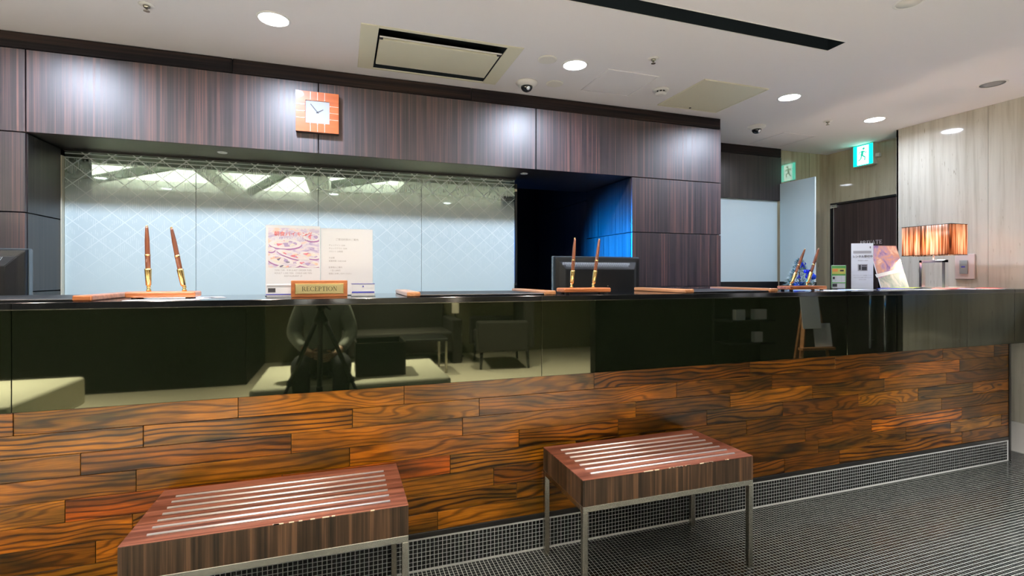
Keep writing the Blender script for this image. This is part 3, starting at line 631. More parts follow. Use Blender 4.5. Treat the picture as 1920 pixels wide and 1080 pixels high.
# figure: y runs left as seen from the passage, so draw with y = -u
MAT_EXG = M('exit_dark_green', (0.0, 0.25, 0.16), emit=(0.02, 0.5, 0.34), es=0.8)
bm = bmesh.new()
def limb(a, b, wd): bar(bm, (-0.026, -a[0], a[1]), (-0.026, -b[0], b[1]), 0.001, wd)
lathe(bm, [(0.011, 0), (0.011, 0.001)], 20, mat=Matrix.Translation((-0.0265, -0.008, 0.055)) @ Matrix.Rotation(R(90), 4, 'Y'))
for a, b, wd in (((0.0, 0.038), (-0.008, -0.005), 0.022), ((0.006, 0.034), (0.028, 0.016), 0.008), ((0.028, 0.016), (0.038, 0.026), 0.007), ((-0.006, 0.034), (-0.030, 0.026), 0.008), ((-0.030, 0.026), (-0.034, 0.008), 0.007), ((-0.004, -0.004), (0.022, -0.022), 0.011), ((0.022, -0.022), (0.016, -0.052), 0.009), ((-0.010, -0.004), (-0.018, -0.034), 0.011), ((-0.018, -0.034), (-0.040, -0.046), 0.009)): limb(a, b, wd)
nobj('running_figure', bm, MAT_EXG, ex)
bm = B((-0.0265, -0.0255, 0.046, 0.060, -0.020, 0.010)); poly
nobj('small_arm', B((0.0, 0.029, -0.125, -0.092, -0.035, -0.005), bev=0.002), MAT_WHITE, ex)

# ------------------------------------------------------------------ clock
ck = thing('wall_clock', 'square orange wooden wall clock with white face and black hands', 'clock', (-0.124, WY-0.005, 2.057))
cw = 0.111; fw = 0.062
bm = bmesh.new()
def frm(x0, x1, z0, z1): box(bm, x0, x1, -0.034, 0.0, z0, z1)
frm(-cw, cw, fw, cw); frm(-cw, cw, -cw, -fw); frm(-cw, -fw, -fw, fw); frm(fw, cw, -fw, fw)
bmesh.ops.remove_doubles(bm, verts=bm.verts[:], dist=0.0001)
nobj('wooden_frame', bm, MAT_CLOCK, ck)
nobj('side_skirt', B((-cw+0.001, cw-0.001, -0.028, 0.004, -cw-0.0012, cw+0.0012), (-cw-0.0012, cw+0.0012, -0.028, 0.004, -cw+0.001, cw-0.001)), M('clock_edge', (0.03, 0.012, 0.006), 0.4), ck)
nobj('dial', B((-fw-0.001, fw+0.001, -0.029, -0.020, -fw-0.001, fw+0.001)), M('dial', (0.40, 0.43, 0.48), 0.8, spec=0.15), ck)
bm = bmesh.new()
for s in (-1, 1):
    for q in (-0.037, 0.0, 0.037):
        box(bm, q-0.0009, q+0.0009, -0.0352, -0.034, min(s*fw*1.06, s*cw*0.985), max(s*fw*1.06, s*cw*0.985))
        box(bm, min(s*fw*1.06, s*cw*0.985), max(s*fw*1.06, s*cw*0.985), -0.0352, -0.034, q-0.0009, q+0.0009)
        sphere(bm, (q, -0.035, s*fw*1.07), 0.0032, 8); sphere(bm, (s*fw*1.07, -0.035, q), 0.0032, 8)
nobj('hour_marks', bm, M('inlay', (0.9, 0.82, 0.7), 0.3, 0.2), ck)
def hand(name, ang, L, wd, y):
    bm = bmesh.new(); a = R(90-ang); bar(bm, (-0.008*math.cos(a), y, -0.008*math.sin(a)), (L*math.cos(a), y, L*math.sin(a)), 0.001, wd)
    return nobj(name, bm, MAT_INK, ck)
hand('hour_hand', 60, 0.034, 0.0034, -0.0305); hand('minute_hand', -40, 0.056, 0.0030, -0.0318)
bm = bmesh.new(); rod(bm, (0, -0.029, 0), (0, -0.033, 0), 0.004); nobj('hub', bm, MAT_INK, ck)
text('Q', 0.008, MAT_INKG, ck, (0, -0.0292, 0.040), (R(90), 0, 0), 'small_mark', 0.0002)

# ------------------------------------------------------------------ stools
def stool(label, x0, x1, y0, y1):
    W_, D_ = x1-x0, y1-y0
    t = thing('stool', label, 'stool', ((x0+x1)/2, (y0+y1)/2, 0), 0, 'low stools in front of the counter')
    a, b = W_/2, D_/2
    # seat box: four sides and a top, thin light arris along the top
    bm = B((-a, a, -b, b, 0.346, 0.4375), bev=0.0012); nobj('seat_box', bm, MAT_STOOLSIDE, t)
    nobj('seat_top', B((-a, a, -b, b, 0.4377, 0.4400), bev=0.001), MAT_STOOLTOP, t)
    bm = bmesh.new(); rnd = random.Random(int(x0*100)+7)
    for k in range(26 if x0 > 0 else 9):
        u = rnd.gauss(0.15, 0.28) * a; 
        if abs(u) < a-0.01: box(bm, u-rnd.uniform(.002, .012), u+rnd.uniform(.002, .012), -b-0.0004, -b+rnd.uniform(.001, .003), 0.4378, 0.4403)
    nobj('chipped_edge', bm, M('raw_wood', (0.85, 0.70, 0.5), 0.6), t)['kind'] = 'stuff'
    for i in range(7):
        y = -b + 0.045 + i*0.0425; bm = bmesh.new(); n = 8; L = a-0.052
        ring = [(0.0055*math.cos(PI*k/n), 0.0042*math.sin(PI*k/n)) for k in range(n+1)]
        va = [bm.verts.new((-L, q[0], q[1])) for q in ring]; vb = [bm.verts.new((L, q[0], q[1])) for q in ring]
        bm.faces.new(va); bm.faces.new(vb[::-1])
        for k in range(n): f = bm.faces.new([va[k], vb[k], vb[k+1], va[k+1]]); f.smooth = True
        bm.faces.new([va[0], va[n], vb[n], vb[0]]); bmesh.ops.recalc_face_normals(bm, faces=bm.faces[:])
        nobj('metal_rib', bm, MAT_ROD, t, (0, y, 0.440))
    s = 0.020
    for sx in (-1, 1):
        for sy in (-1, 1):
            nobj('leg', B((-s/2, s/2, -s/2, s/2, 0.0, 0.3255), bev=0.0012), MAT_STEEL, t, (sx*(a-s/2), sy*(b-s/2), 0))
    nobj('frame_rail', B((-a, a, -b, -b+s, 0.3255, 0.346), (-a, a, b-s, b, 0.3255, 0.346), (-a, -a+s, -b+s, b-s, 0.3255, 0.346), (a-s, a, -b+s, b-s, 0.3255, 0.346), bev=0.001), MAT_STEEL, t)
    return t
stool('low wooden stool with metal ribs on top, the nearer one at the left', -0.555, 0.198, 1.577, 1.945)
stool('low wooden stool with metal ribs and a chipped front edge, standing at the right', 0.795, 1.541, 1.570, 1.932)

# ------------------------------------------------------------------ things on the counter
CT = 1.067
def bill_mat(x0, x1, label, tilt=0):
    cx = (x0+x1)/2; a = (x1-x0)/2
    t = thing('writing_mat', label, 'desk mat', (cx, 2.255, CT), 0, 'desk mats on the counter')
    nobj('leather_pad', B((-a+0.05, a-0.05, -0.215, 0.215, 0.0, 0.008), bev=0.002), MAT_BLACK, t)
    for s in (-1, 1):
        bm = bmesh.new(); box(bm, min(s*a, s*(a-0.055)), max(s*a, s*(a-0.055)), -0.225, 0.225, 0.0, 0.019, bev=0.005, seg=2)
        nobj('wooden_end', bm, MAT_CHERRY if cx < 0 else MAT_OAKL, t)
bill_mat(-1.42, -0.785, 'black desk mat with wooden ends beside the left pen set')
bill_mat(0.248, 0.897, 'black desk mat with wooden ends right of the reception sign, below the glass partition')
bill_mat(1.576, 2.158, 'black desk mat with wooden ends between the right monitor and the third pen set')

def penset(x, y, label, pens, w_, rz=0):
    t = thing('pen_set', label, 'pen set', (x, y, CT), rz, 'double pen sets on the counter')
    bm = bmesh.new(); box(bm, -w_/2, w_/2, -0.045, 0.045, 0.007, 0.028, bev=0.006, seg=3); nobj('wooden_base', bm, MAT_CHERRY, t)
    for sx in (-1, 1):
        for sy in (-1, 1): bm = bmesh.new(); lathe(bm, [(0.010, 0), (0.009, 0.008)], 16); nobj('foot', bm, MAT_BLACK, t, (sx*(w_/2-0.025), sy*0.028, 0))
    for (px, tx, ty) in pens:
        # pen socket swivels: axis from base point leaning to (tx,ty) over 0.225 m
        p0 = Vector((px, 0, 0.028)); ax = Vector((tx, ty, 0.225)).normalized()
        bm = bmesh.new(); lathe(bm, [(0.0075, 0), (0.0075, 0.006), (0.0045, 0.010), (0.0075, 0.014)], 20, cx=px, cz=0.028); sphere(bm, (px, 0, 0.045), 0.0062, 14)
        q = ax.to_track_quat('Z', 'Y').to_matrix().to_4x4(); q.translation = p0 + ax*0.018
        lathe(bm, [(0.0050, 0), (0.0085, 0.006), (0.0105, 0.058), (0.0105, 0.063)], 24, mat=q)
        sk = nobj('pen_socket', bm, MAT_GOLD, t)
        q2 = q.copy(); q2.translation = p0 + ax*0.081
        bm = bmesh.new(); lathe(bm, [(0.0078, 0), (0.0082, 0.045), (0.0078, 0.050), (0.0074, 0.10), (0.0052, 0.140), (0.0042, 0.150)], 20, mat=q2)
        pn = nobj('pen', bm, MAT_PENWOOD, t)
        q3 = q.copy(); q3.translation = p0 + ax*0.126
        bm = bmesh.new(); lathe(bm, [(0.0087, 0), (0.0087, 0.006)], 20, mat=q3); q4 = q.copy(); q4.translation = p0 + ax*0.231; sphere(bm, tuple(p0 + ax*0.232), 0.0042, 10)
        nobj('gold_band', bm, MAT_GOLD, pn)
penset(-0.601, 2.11, 'cherry wood double pen set at the left, standing on a white sheet, pens leaning left', [(-0.048, -0.006, 0.0), (0.062, -0.040, 0.0)], 0.213)
penset(1.082, 2.13, 'cherry wood double pen set in front of the right monitor', [(-0.063, 0.017, 0.0), (0.050, 0.032, 0.0)], 0.243)
penset(2.470, 2.16, 'cherry wood double pen set in front of the small decorated tree', [(-0.085, 0.115, 0.0), (0.035, 0.095, 0.0)], 0.275)
def sheet(x, y, w_, d_, rz, label, mat, z=CT, th=0.0012, group='papers on the counter', name='paper_sheet', cat='paper'):
    o = nobj(name, B((-w_/2, w_/2, -d_/2, d_/2, 0, th)), mat, None, (x, y, z), (0, 0, R(rz))); return tag(o, label, cat, group)
sheet(-0.575, 2.11, 0.21, 0.24, -6, 'white sheet of paper under the left pen set', MAT_PAPER)
sheet(-0.47, 2.22, 0.07, 0.12, 20, 'small dark card lying right of the left pen set', MAT_INKG)
sheet(2.62, 2.18, 0.18, 0.26, 10, 'white sheet of paper sticking out right of the third pen set', MAT_PAPER)

# reception sign
rs = thing('reception_sign', 'cherry wood desk sign with brass plate reading RECEPTION', 'sign', (-0.080, 2.125, CT))
bm = bmesh.new(); box(bm, -0.104, 0.104, -0.012, 0.016, 0.0, 0.066, bev=0.003, seg=2); nobj('wooden_block', bm, MAT_CHERRY, rs)
nobj('plate_rim', B((-0.090, 0.090, -0.0140, -0.011, 0.0125, 0.0535), bev=0.001), MAT_GOLD, rs)
nobj('brass_plate', B((-0.087, 0.087, -0.0148, -0.013, 0.0155, 0.0505)), MAT_BRASS, rs)
serif('RECEPTION', 0.0175, M('engraving', (0.05, 0.045, 0.02), 0.4), rs, (0, -0.0149, 0.0243), (R(90), 0, 0), 'lettering', 0.0006, gap=0.12)

# food print
def food_print():
    m = M('food_print', rough=0.45); t = NT(m); p = t.add('ShaderNodeTexCoord').outputs['Object']
    vo = t.add('ShaderNodeTexVoronoi'); vo.inputs['Scale'].default_value = 60; t.link(t.vec(p, (1, 1, 1.7)), vo.inputs['Vector'])
    sp = t.add('ShaderNodeSeparateColor'); t.link(vo.outputs['Color'], sp.inputs[0])
    c = t.ramp(sp.outputs[0], [(0.0, (0.75, 0.70, 0.85)), (0.25, (0.85, 0.80, 0.85)), (0.42, (0.45, 0.36, 0.62)), (0.55, (0.90, 0.62, 0.50)), (0.68, (0.88, 0.86, 0.80)), (0.8, (0.70, 0.20, 0.28)), (0.88, (0.85, 0.82, 0.9)), (0.95, (0.12, 0.12, 0.2))], 'CONSTANT')
    t.link(c, t.b.inputs['Base Color']); return m
def poly_print():
    m = M('feast_backdrop', rough=0.45); t = NT(m); p = t.add('ShaderNodeTexCoord').outputs['Object']
    n = t.noise(t.vec(p, (22, 1, 40)), 1, 3, 0.5, 1.5)
    t.link(t.ramp(n, [(0.3, (0.38, 0.30, 0.58)), (0.42, (0.66, 0.60, 0.80)), (0.55, (0.86, 0.83, 0.92)), (0.68, (0.90, 0.66, 0.60))]), t.b.inputs['Base Color']); return m
MAT_FOOD = food_print(); MAT_FEAST = poly_print()
MAT_DISH = M('dish_print', (0.88, 0.87, 0.93), 0.4); MAT_PURP = M('purple_print', (0.36, 0.16, 0.42), 0.4)
po = thing('breakfast_poster', 'breakfast poster with food photographs in a clear stand behind the reception sign', 'poster', (-0.188, 2.262, CT))
po.rotation_euler = (R(-2), 0, 0)
nobj('poster_sheet', B((-0.104, 0.104, -0.001, 0.001, 0.004, 0.293)), MAT_PAPER, po)
nobj('picture', B((-0.095, 0.100, -0.0016, -0.001, 0.118, 0.282)), MAT_FEAST, po)
bm = bmesh.new(); bm2 = bmesh.new(); bm3 = bmesh.new()
def ell(b_, cx, cz, rx, rz_, y, ang=0, n=20):
    vs = [b_.verts.new((cx + rx*math.cos(2*PI*k/n)*math.cos(ang) - rz_*math.sin(2*PI*k/n)*math.sin(ang), y, cz + rx*math.cos(2*PI*k/n)*math.sin(ang) + rz_*math.sin(2*PI*k/n)*math.cos(ang))) for k in range(n)]; b_.faces.new(vs)
for (cx, cz, rx, rz_, an) in ((-0.03, 0.216, 0.062, 0.020, 0), (0.07, 0.248, 0.036, 0.018, -0.1), (0.0, 0.170, 0.066, 0.014, -0.3), (-0.05, 0.147, 0.052, 0.020, -0.25), (0.065, 0.170, 0.040, 0.014, -0.2), (-0.02, 0.124, 0.045, 0.010, 0.1), (0.06, 0.135, 0.05, 0.016, -0.1), (-0.085, 0.192, 0.016, 0.010, 0)):
    ell(bm3, cx+0.001, cz-0.004, rx*1.02, rz_*1.1, -0.0018, an); ell(bm, cx, cz, rx, rz_, -0.0021, an); ell(bm2, cx, cz+0.001, rx*0.72, rz_*0.66, -0.0024, an)
def clipm(b_):
    bmesh.ops.recalc_face_normals(b_, faces=b_.faces[:])
    for v in b_.verts: v.co.x = max(-0.0945, min(0.0995, v.co.x)); v.co.z = max(0.1185, min(0.2815, v.co.z))
for b_ in (bm, bm2, bm3): clipm(b_)
nobj('plate_shadows', bm3, MAT_PURP, po); nobj('plates', bm, MAT_DISH, po); nobj('food', bm2, MAT_FOOD, po)
text('BREAKFAST BUFFET', 0.0165, MAT_PAPER, po, (0.002, -0.0030, 0.232), (R(90), 0, 0), 'headline', 0.0001)
text('朝食バイキング', 0.021, MAT_RED, po, (0.0, -0.0030, 0.250), (R(90), 0, 0), 'headline', 0.0001)
for k, s in enumerate(('TIME 7:00 - 9:30 (LAST ORDER 9:00)', 'ADULT 1,200 YEN   CHILD 600 YEN', 'RESTAURANT 1F')):
    text(s, 0.0092, MAT_INKG, po, (0, -0.0012, 0.104 - k*0.012), (R(90), 0, 0), 'small_print', 0.0001)
nobj('acrylic_stand', B((-0.106, 0.106, 0.0015, 0.0035, 0.0, 0.295), (-0.106, 0.106, 0.0015, 0.075, 0.0, 0.002)), MAT_ACR, po)
no = thing('notice_sheet', 'plain white printed notice in a clear stand right of the breakfast poster', 'notice', (0.024, 2.268, CT)); no.rotation_euler = (R(-2), 0, 0)
nobj('paper_sheet', B((-0.106, 0.106, -0.001, 0.001, 0.004, 0.286)), MAT_PAPER, no)
text('ご宿泊約款のご案内', 0.0105, MAT_INKG, no, (0, -0.0012, 0.236), (R(90), 0, 0), 'heading', 0.0001)
for k, s in enumerate(('チェックイン 15:00', 'チェックアウト 10:00', 'フロント 24時間', '', '大浴場', '営業時間 15:00-24:00', '', '駐車場のご案内', '  一泊 1,000円', '係員にお申し付けください')):
    if s: text(s, 0.0078, MAT_INKG, no, (-0.074, -0.0012, 0.212 - k*0.0135), (R(90), 0, 0), 'small_print', 0.0001, 'LEFT')
nobj('acrylic_stand', B((-0.108, 0.108, 0.0015, 0.0035, 0.0, 0.288), (-0.108, 0.108, 0.0015, 0.075, 0.0, 0.002)), MAT_ACR, no)
# small card holders
def cardholder(x, y, rz, w_, h_, label):
    t = thing('card_holder', label, 'card holder', (x, y, CT), rz, 'small clear card holders')
    nobj('acrylic_tray', B((-w_/2, w_/2, -0.022, 0.020, 0.0, 0.002), (-w_/2, w_/2, -0.022, -0.020, 0.002, 0.014), (-w_/2, w_/2, 0.006, 0.008, 0.002, h_)), MAT_ACR, t)
    st = nobj('card_stack', B((-w_/2+0.003, w_/2-0.003, -0.012, 0.004, 0.003, h_-0.003), bev=0.0006), MAT_PAPER, t)
    return t, w_, h_
t, w_, h_ = cardholder(-0.228, 2.150, R(4), 0.094, 0.054, 'clear holder of business cards with a small dark picture, left of the reception sign')
nobj('printed_picture', B((-0.040, -0.014, -0.0128, -0.012, 0.020, 0.036)), MAT_INK, t); nobj('printed_band', B((-0.043, 0.043, -0.0128, -0.012, 0.042, 0.047)), MAT_INKG, t)
nobj('edge_band', B((-0.047, 0.047, -0.0229, -0.022, 0.010, 0.014)), MAT_INKB, t)
t, w_, h_ = cardholder(0.085, 2.150, 0, 0.096, 0.054, 'clear holder of white cards with a dark blue band, right of the reception sign')
nobj('printed_band', B((-0.044, 0.044, -0.0128, -0.012, 0.014, 0.020)), MAT_INKB, t); nobj('top_edge', B((-0.046, 0.046, -0.0128, -0.011, 0.050, 0.0525)), MAT_INKB, t)
bm = bmesh.new(); poly(bm, [(-0.004, 0.038), (0.004, 0.038), (0.0, 0.046)], -0.0128, -0.012); nobj('emblem', bm, MAT_INKB, t)

# ------------------------------------------------------------------ small decorated tree
tr = thing('christmas_tree', 'small artificial Christmas tree with blue ribbons and a blue ball in a blue pot', 'christmas tree', (2.746, 2.42, CT))
bm = bmesh.new(); lathe(bm, [(0.028, 0), (0.036, 0.038), (0.038, 0.045), (0.034, 0.045)], 24); nobj('pot', bm, M('blue_pot', (0.02, 0.08, 0.42), 0.3), tr)
bm = bmesh.new(); rod(bm, (0, 0, 0.04), (0, 0, 0.20), 0.004, 0.002); nobj('stem', bm, MAT_PENWOOD, tr)
rt = random.Random(3); bmA = bmesh.new(); bmB = bmesh.new()
for k in range(2600):
    hgt = rt.random()**1.3; z = 0.045 + hgt*0.150; rad = (1-hgt)*0.078 + 0.006; an = rt.uniform(0, 2*PI)
    L = rad*rt.uniform(0.6, 1.0); p1 = Vector((math.cos(an)*L, math.sin(an)*L, z - 0.25*L)); d_ = Vector((math.cos(an+rt.uniform(-.8, .8)), math.sin(an+rt.uniform(-.8, .8)), rt.uniform(-0.3, 0.6)))*0.020
    sd = Vector((-d_.y, d_.x, rt.uniform(-.01, .01))).normalized()*0.0022
    b_ = bmB if rt.random() < 0.42 else bmA
    b_.faces.new([b_.verts.new(p1-sd), b_.verts.new(p1+sd), b_.verts.new(p1+d_)])
nobj('foliage', bmA, M('tree_green', (0.03, 0.12, 0.05), 0.6), tr)['kind'] = 'stuff'
nobj('frosted_tips', bmB, M('tree_frost', (0.75, 0.82, 0.78), 0.6), tr)['kind'] = 'stuff'
MAT_RIB = M('blue_ribbon', (0.01, 0.02, 0.55), 0.3)
def bow(x, y, z, s, rz):
    bm = bmesh.new()
    for sg in (-1, 1):
        t_ = bmesh.new(); n = 12
        a_ = [t_.verts.new((sg*s*(0.5-0.5*math.cos(2*PI*k/n)), -0.25*s, s*0.42*math.sin(2*PI*k/n))) for k in range(n)]
        b2 = [t_.verts.new((v.co.x, 0.25*s, v.co.z)) for v in a_]
        for k in range(n): t_.faces.new([a_[k], a_[(k+1) % n], b2[(k+1) % n], b2[k]])
        merge(bm, t_)
        bar(bm, (0, 0, 0), (sg*s*0.5, -0.2*s, -s*1.1), 0.15*s, 0.4*s)
    sphere(bm, (0, -0.2*s, 0), 0.22*s, 8)
    nobj('ribbon_bow', bm, MAT_RIB, tr, (x, y, z), (0, 0, rz))
bow(-0.012, -0.030, 0.160, 0.022, -0.3); bow(0.002, -0.055, 0.112, 0.026, 0.1); bow(0.035, -0.048, 0.108, 0.02, 0.5); bow(-0.05, -0.04, 0.085, 0.016, -0.5); bow(0.0, -0.066, 0.078, 0.022, 0)
bm = bmesh.new(); sphere(bm, (0.055, -0.050, 0.078), 0.0185, 20); lathe(bm, [(0.005, 0.018), (0.005, 0.024)], 10, cx=0.055, cy=-0.05, cz=0.078); nobj('ball_ornament', bm, M('blue_ball', (0.01, 0.06, 0.6), 0.12), tr)

# ------------------------------------------------------------------ leaflet stands at the right
FACE = R(-35)
t = thing('green_leaflet_stand', 'small green and yellow leaflet in a clear stand before the dark door', 'leaflet', (3.120, 2.45, CT), R(-28))
k_ = 0.088
nobj('leaflet_sheet', B((-k_/2, k_/2, -0.001, 0.001, 0.003, 0.155)), MAT_PAPER, t)
nobj('green_header', B((-k_/2+0.003, k_/2-0.003, -0.0016, -0.001, 0.134, 0.152)), MAT_GRN, t); nobj('yellow_field', B((-k_/2+0.003, k_/2-0.003, -0.0016, -0.001, 0.094, 0.134)), MAT_YEL, t)
nobj('orange_spot', B((-k_/2+0.006, -0.006, -0.002, -0.0016, 0.112, 0.130)), MAT_ORG, t); nobj('green_band', B((-k_/2+0.003, k_/2-0.003, -0.0018, -0.001, 0.086, 0.097)), MAT_GRN, t)
nobj('green_footer', B((-k_/2+0.003, k_/2-0.003, -0.0016, -0.001, 0.036, 0.042), (-k_/2, -k_/2+0.004, -0.0016, -0.001, 0.003, 0.155), (k_/2-0.004, k_/2, -0.0016, -0.001, 0.003, 0.155)), MAT_GRN, t)
nobj('dark_marks', B((-0.036, -0.024, -0.002, -0.001, 0.062, 0.078), (-0.038, -0.010, -0.002, -0.001, 0.012, 0.032), (0.008, 0.030, -0.002, -0.001, 0.114, 0.124)), MAT_INK, t)
for k in range(3): text('ポイントカード', 0.009, MAT_INKG, t, (0.008, -0.0012, 0.072 - k*0.012), (R(90), 0, 0), 'small_print', 0.0001)
nobj('acrylic_stand', B((-k_/2-0.002, k_/2+0.002, 0.0015, 0.003, 0, 0.158), (-k_/2-0.002, k_/2+0.002, 0.0015, 0.04, 0, 0.002)), MAT_ACR, t)
t = thing('rental_notice', 'tall white rental notice card with grey heading band and small dark picture', 'notice', (3.268, 2.40, CT), FACE)
nobj('card', B((-0.063, 0.063, -0.001, 0.001, 0.0, 0.300)), MAT_PAPER, t)
nobj('heading_band', B((-0.052, 0.052, -0.0016, -0.001, 0.233, 0.250)), MAT_INKG, t)
text('レンタル受付中', 0.0165, MAT_INK, t, (0.002, -0.0016, 0.207), (R(90), 0, 0), 'heading', 0.0003, bold=0.0003)
text('貸出品のご案内', 0.0085, MAT_INKG, t, (0.004, -0.0012, 0.183), (R(90), 0, 0), 'small_print', 0.0001)
nobj('printed_picture', B((-0.026, 0.030, -0.0016, -0.001, 0.118, 0.162)), MAT_INKG, t); nobj('picture_detail', B((-0.020, -0.008, -0.002, -0.0016, 0.124, 0.157), (-0.003, 0.026, -0.002, -0.0016, 0.122, 0.146), (-0.003, 0.026, -0.002, -0.0016, 0.150, 0.156)), MAT_INK, t)
for k, s in enumerate(('ズボンプレッサー 加湿器 アイロン', 'フロントまでお申し付けください', 'FRONT DESK')): text(s, 0.0072, MAT_INKG, t, (0.002, -0.0012, 0.085 - k*0.014), (R(90), 0, 0), 'small_print', 0.0001)
bm = bmesh.new(); rod(bm, (0.046, -0.0016, 0.274), (0.046, -0.001, 0.274), 0.004); bar(bm, (0.046, -0.0013, 0.262), (0.046, -0.0013, 0.272), 0.002, 0.0006); nobj('emblem', bm, MAT_INK, t)
nobj('acrylic_stand', B((-0.065, 0.065, 0.0015, 0.003, 0, 0.302), (-0.065, 0.065, 0.0015, 0.06, 0, 0.002)), MAT_ACR, t)
# leaning brochure: a board tilted back on a wedge
def illum_print():
    m = M('evening_lights_print', rough=0.3, coat=0.5); t = NT(m); p = t.add('ShaderNodeTexCoord').outputs['Object']
    sep = t.add('ShaderNodeSeparateXYZ'); t.link(p, sep.inputs[0])
    n = t.noise(t.vec(p, (14, 1, 10)), 1, 3, 0.6, 1.2)
    c1 = t.ramp(n, [(0.32, (0.20, 0.13, 0.42)), (0.45, (0.50, 0.36, 0.55)), (0.55, (0.75, 0.42, 0.30)), (0.68, (0.92, 0.75, 0.62))])
    c2 = t.ramp(n, [(0.35, (0.25, 0.36, 0.36)), (0.5, (0.42, 0.48, 0.48)), (0.62, (0.62, 0.62, 0.60))])
    f = t.math('GREATER_THAN', t.math('ADD', sep.outputs[2], t.math('MULTIPLY', sep.outputs[0], -0.35)), 0.10)
    t.link(t.mix(f, c2, c1), t.b.inputs['Base Color']); return m
t = thing('brochure_display', 'glossy evening lights brochure leaning back on a display stand beside the rental notice', 'brochure', (3.535, 2.37, CT), R(-11)); 
lb = nobj('brochure', B((-0.105, 0.105, -0.002, 0.002, 0.0, 0.305)), illum_print(), t, (0, 0, 0.004), (R(-19), 0, 0))
nobj('white_banner', B((-0.102, 0.102, -0.0026, -0.002, 0.095, 0.118)), MAT_PAPER, lb, (0, 0, 0.0), (0, R(-12), 0))
nobj('edge', B((-0.108, -0.105, -0.002, 0.002, 0.0, 0.305)), MAT_PAPER, lb)
nobj('easel_back', B((-0.02, 0.02, 0.110, 0.114, 0.0, 0.26), (-0.07, 0.07, -0.004, 0.114, 0.0, 0.003)), MAT_ACR, t)

# flyers
fx = [(2.95, 2.20, 6, MAT_PAPER, 'white flyer lying before the small green leaflet'), (3.20, 2.12, -8, MAT_PAPER, 'white flyer lying before the rental notice'), (3.30, 2.22, 14, MAT_INKB, 'dark blue leaflet lying on white flyers'), (3.46, 2.26, 20, MAT_LIME, 'lime green leaflet lying below the leaning brochure'),
      (3.42, 2.10, -14, MAT_PAPER, 'white flyer lying under the coloured leaflets'), (3.62, 2.12, 25, MAT_RED, 'red edged leaflet lying before the table lamp'), (3.66, 2.07, -6, M('lilac_ink', (0.6, 0.55, 0.8), 0.4), 'pale lilac leaflet at the counter edge before the lamp'),
      (3.86, 2.22, 10, M('pink_ink', (0.85, 0.45, 0.42), 0.4), 'pink leaflet lying beside the lamp foot'), (3.88, 2.07, -20, MAT_PAPER, 'white flyer lying below the wall plate'), (4.03, 2.10, 12, MAT_RED, 'red leaflet nearest the travertine wall'), (4.06, 2.04, -10, MAT_INKG, 'small grey card at the far right end of the counter')]
for k, (x, y, rz, m, lab) in enumerate(fx):
    sheet(x, y, 0.18 if k < 10 else 0.07, 0.12 if k < 10 else 0.05, rz, lab, m, z=CT + (k % 4)*0.0016 + (0.002 if k in (2, 3, 5, 7, 9) else 0), th=0.0016, group='flyers at the right end of the counter', name='flyer', cat='flyer')

# ------------------------------------------------------------------ table lamp
lp = thing('table_lamp', 'table lamp with pleated copper rectangular shade on a chrome arch base', 'lamp', (3.760, 2.275, CT))
def shade_mat():
    m = bpy.data.materials.new('copper_shade'); m.use_nodes = True; t = NT(m)
    sep = t.add('ShaderNodeSeparateXYZ'); t.link(t.add('ShaderNodeTexCoord').outputs['Object'], sep.inputs[0])
    cmb = t.add('ShaderNodeCombineXYZ'); t.link(t.math('ADD', sep.outputs[0], sep.outputs[1]), cmb.inputs[0]); t.link(t.math('MULTIPLY', sep.outputs[2], 0.03), cmb.inputs[2])
    n = t.noise(cmb.outputs[0], 75, 3, 0.6, 0.2)
    c = t.ramp(n, [(0.36, (0.06, 0.02, 0.008)), (0.5, (0.62, 0.32, 0.17)), (0.60, (1.0, 0.88, 0.74))])
    t.link(c, t.b.inputs['Base Color']); t.b.inputs['Roughness'].default_value = 0.35; t.b.inputs['Metallic'].default_value = 0.3
    tl = t.add('ShaderNodeBsdfTranslucent'); t.link(c, tl.inputs[0])
    mx = t.add('ShaderNodeMixShader'); mx.inputs[0].default_value = 0.65; t.link(t.b.outputs[0], mx.inputs[1]); t.link(tl.outputs[0], mx.inputs[2])
    t.link(mx.outputs[0], t.n['Material Output'].inputs[0]); return m
bm = bmesh.new(); sx_, sy_, rc_ = 0.085, 0.150, 0.012; pts = []
for (cx, cy, a0) in ((sx_-rc_, sy_-rc_, 0), (-sx_+rc_, sy_-rc_, 90), (-sx_+rc_, -sy_+rc_, 180), (sx_-rc_, -sy_+rc_, 270)):
    for k in range(7): a = R(a0 + k*15); pts.append((cx+rc_*math.cos(a), cy+rc_*math.sin(a)))
n = len(pts); A = [bm.verts.new((p[0], p[1], 0.222)) for p in pts]; Bv = [bm.verts.new((p[0], p[1], 0.418)) for p in pts]
for i in range(n): f = bm.faces.new([A[i], A[(i+1) % n], Bv[(i+1) % n], Bv[i]]); f.smooth = True
sh = nobj('shade', bm, shade_mat(), lp)
so = sh.modifiers.new('t', 'SOLIDIFY'); so.thickness = 0.001
bm = bmesh.new()
for z in (0.221, 0.418):
    for i in range(n): bar(bm, (*[q*1.004 for q in pts[i]], z), (*[q*1.004 for q in pts[(i+1) % n]], z), 0.003, 0.003)
nobj('shade_rim', bm, MAT_TRIMD, lp)
bm = B((-0.017, 0.017, -0.078, -0.060, 0.0, 0.190), (-0.017, 0.017, 0.060, 0.078, 0.0, 0.190), (-0.017, 0.017, -0.078, 0.078, 0.172, 0.190), (-0.05, 0.05, -0.09, 0.09, 0.0, 0.008), bev=0.0015); nobj('chrome_arch', bm, MAT_CHROME, lp)
bm = bmesh.new(); rod(bm, (0, 0, 0.19), (0, 0, 0.30), 0.006); nobj('stem', bm, MAT_CHROME, lp)
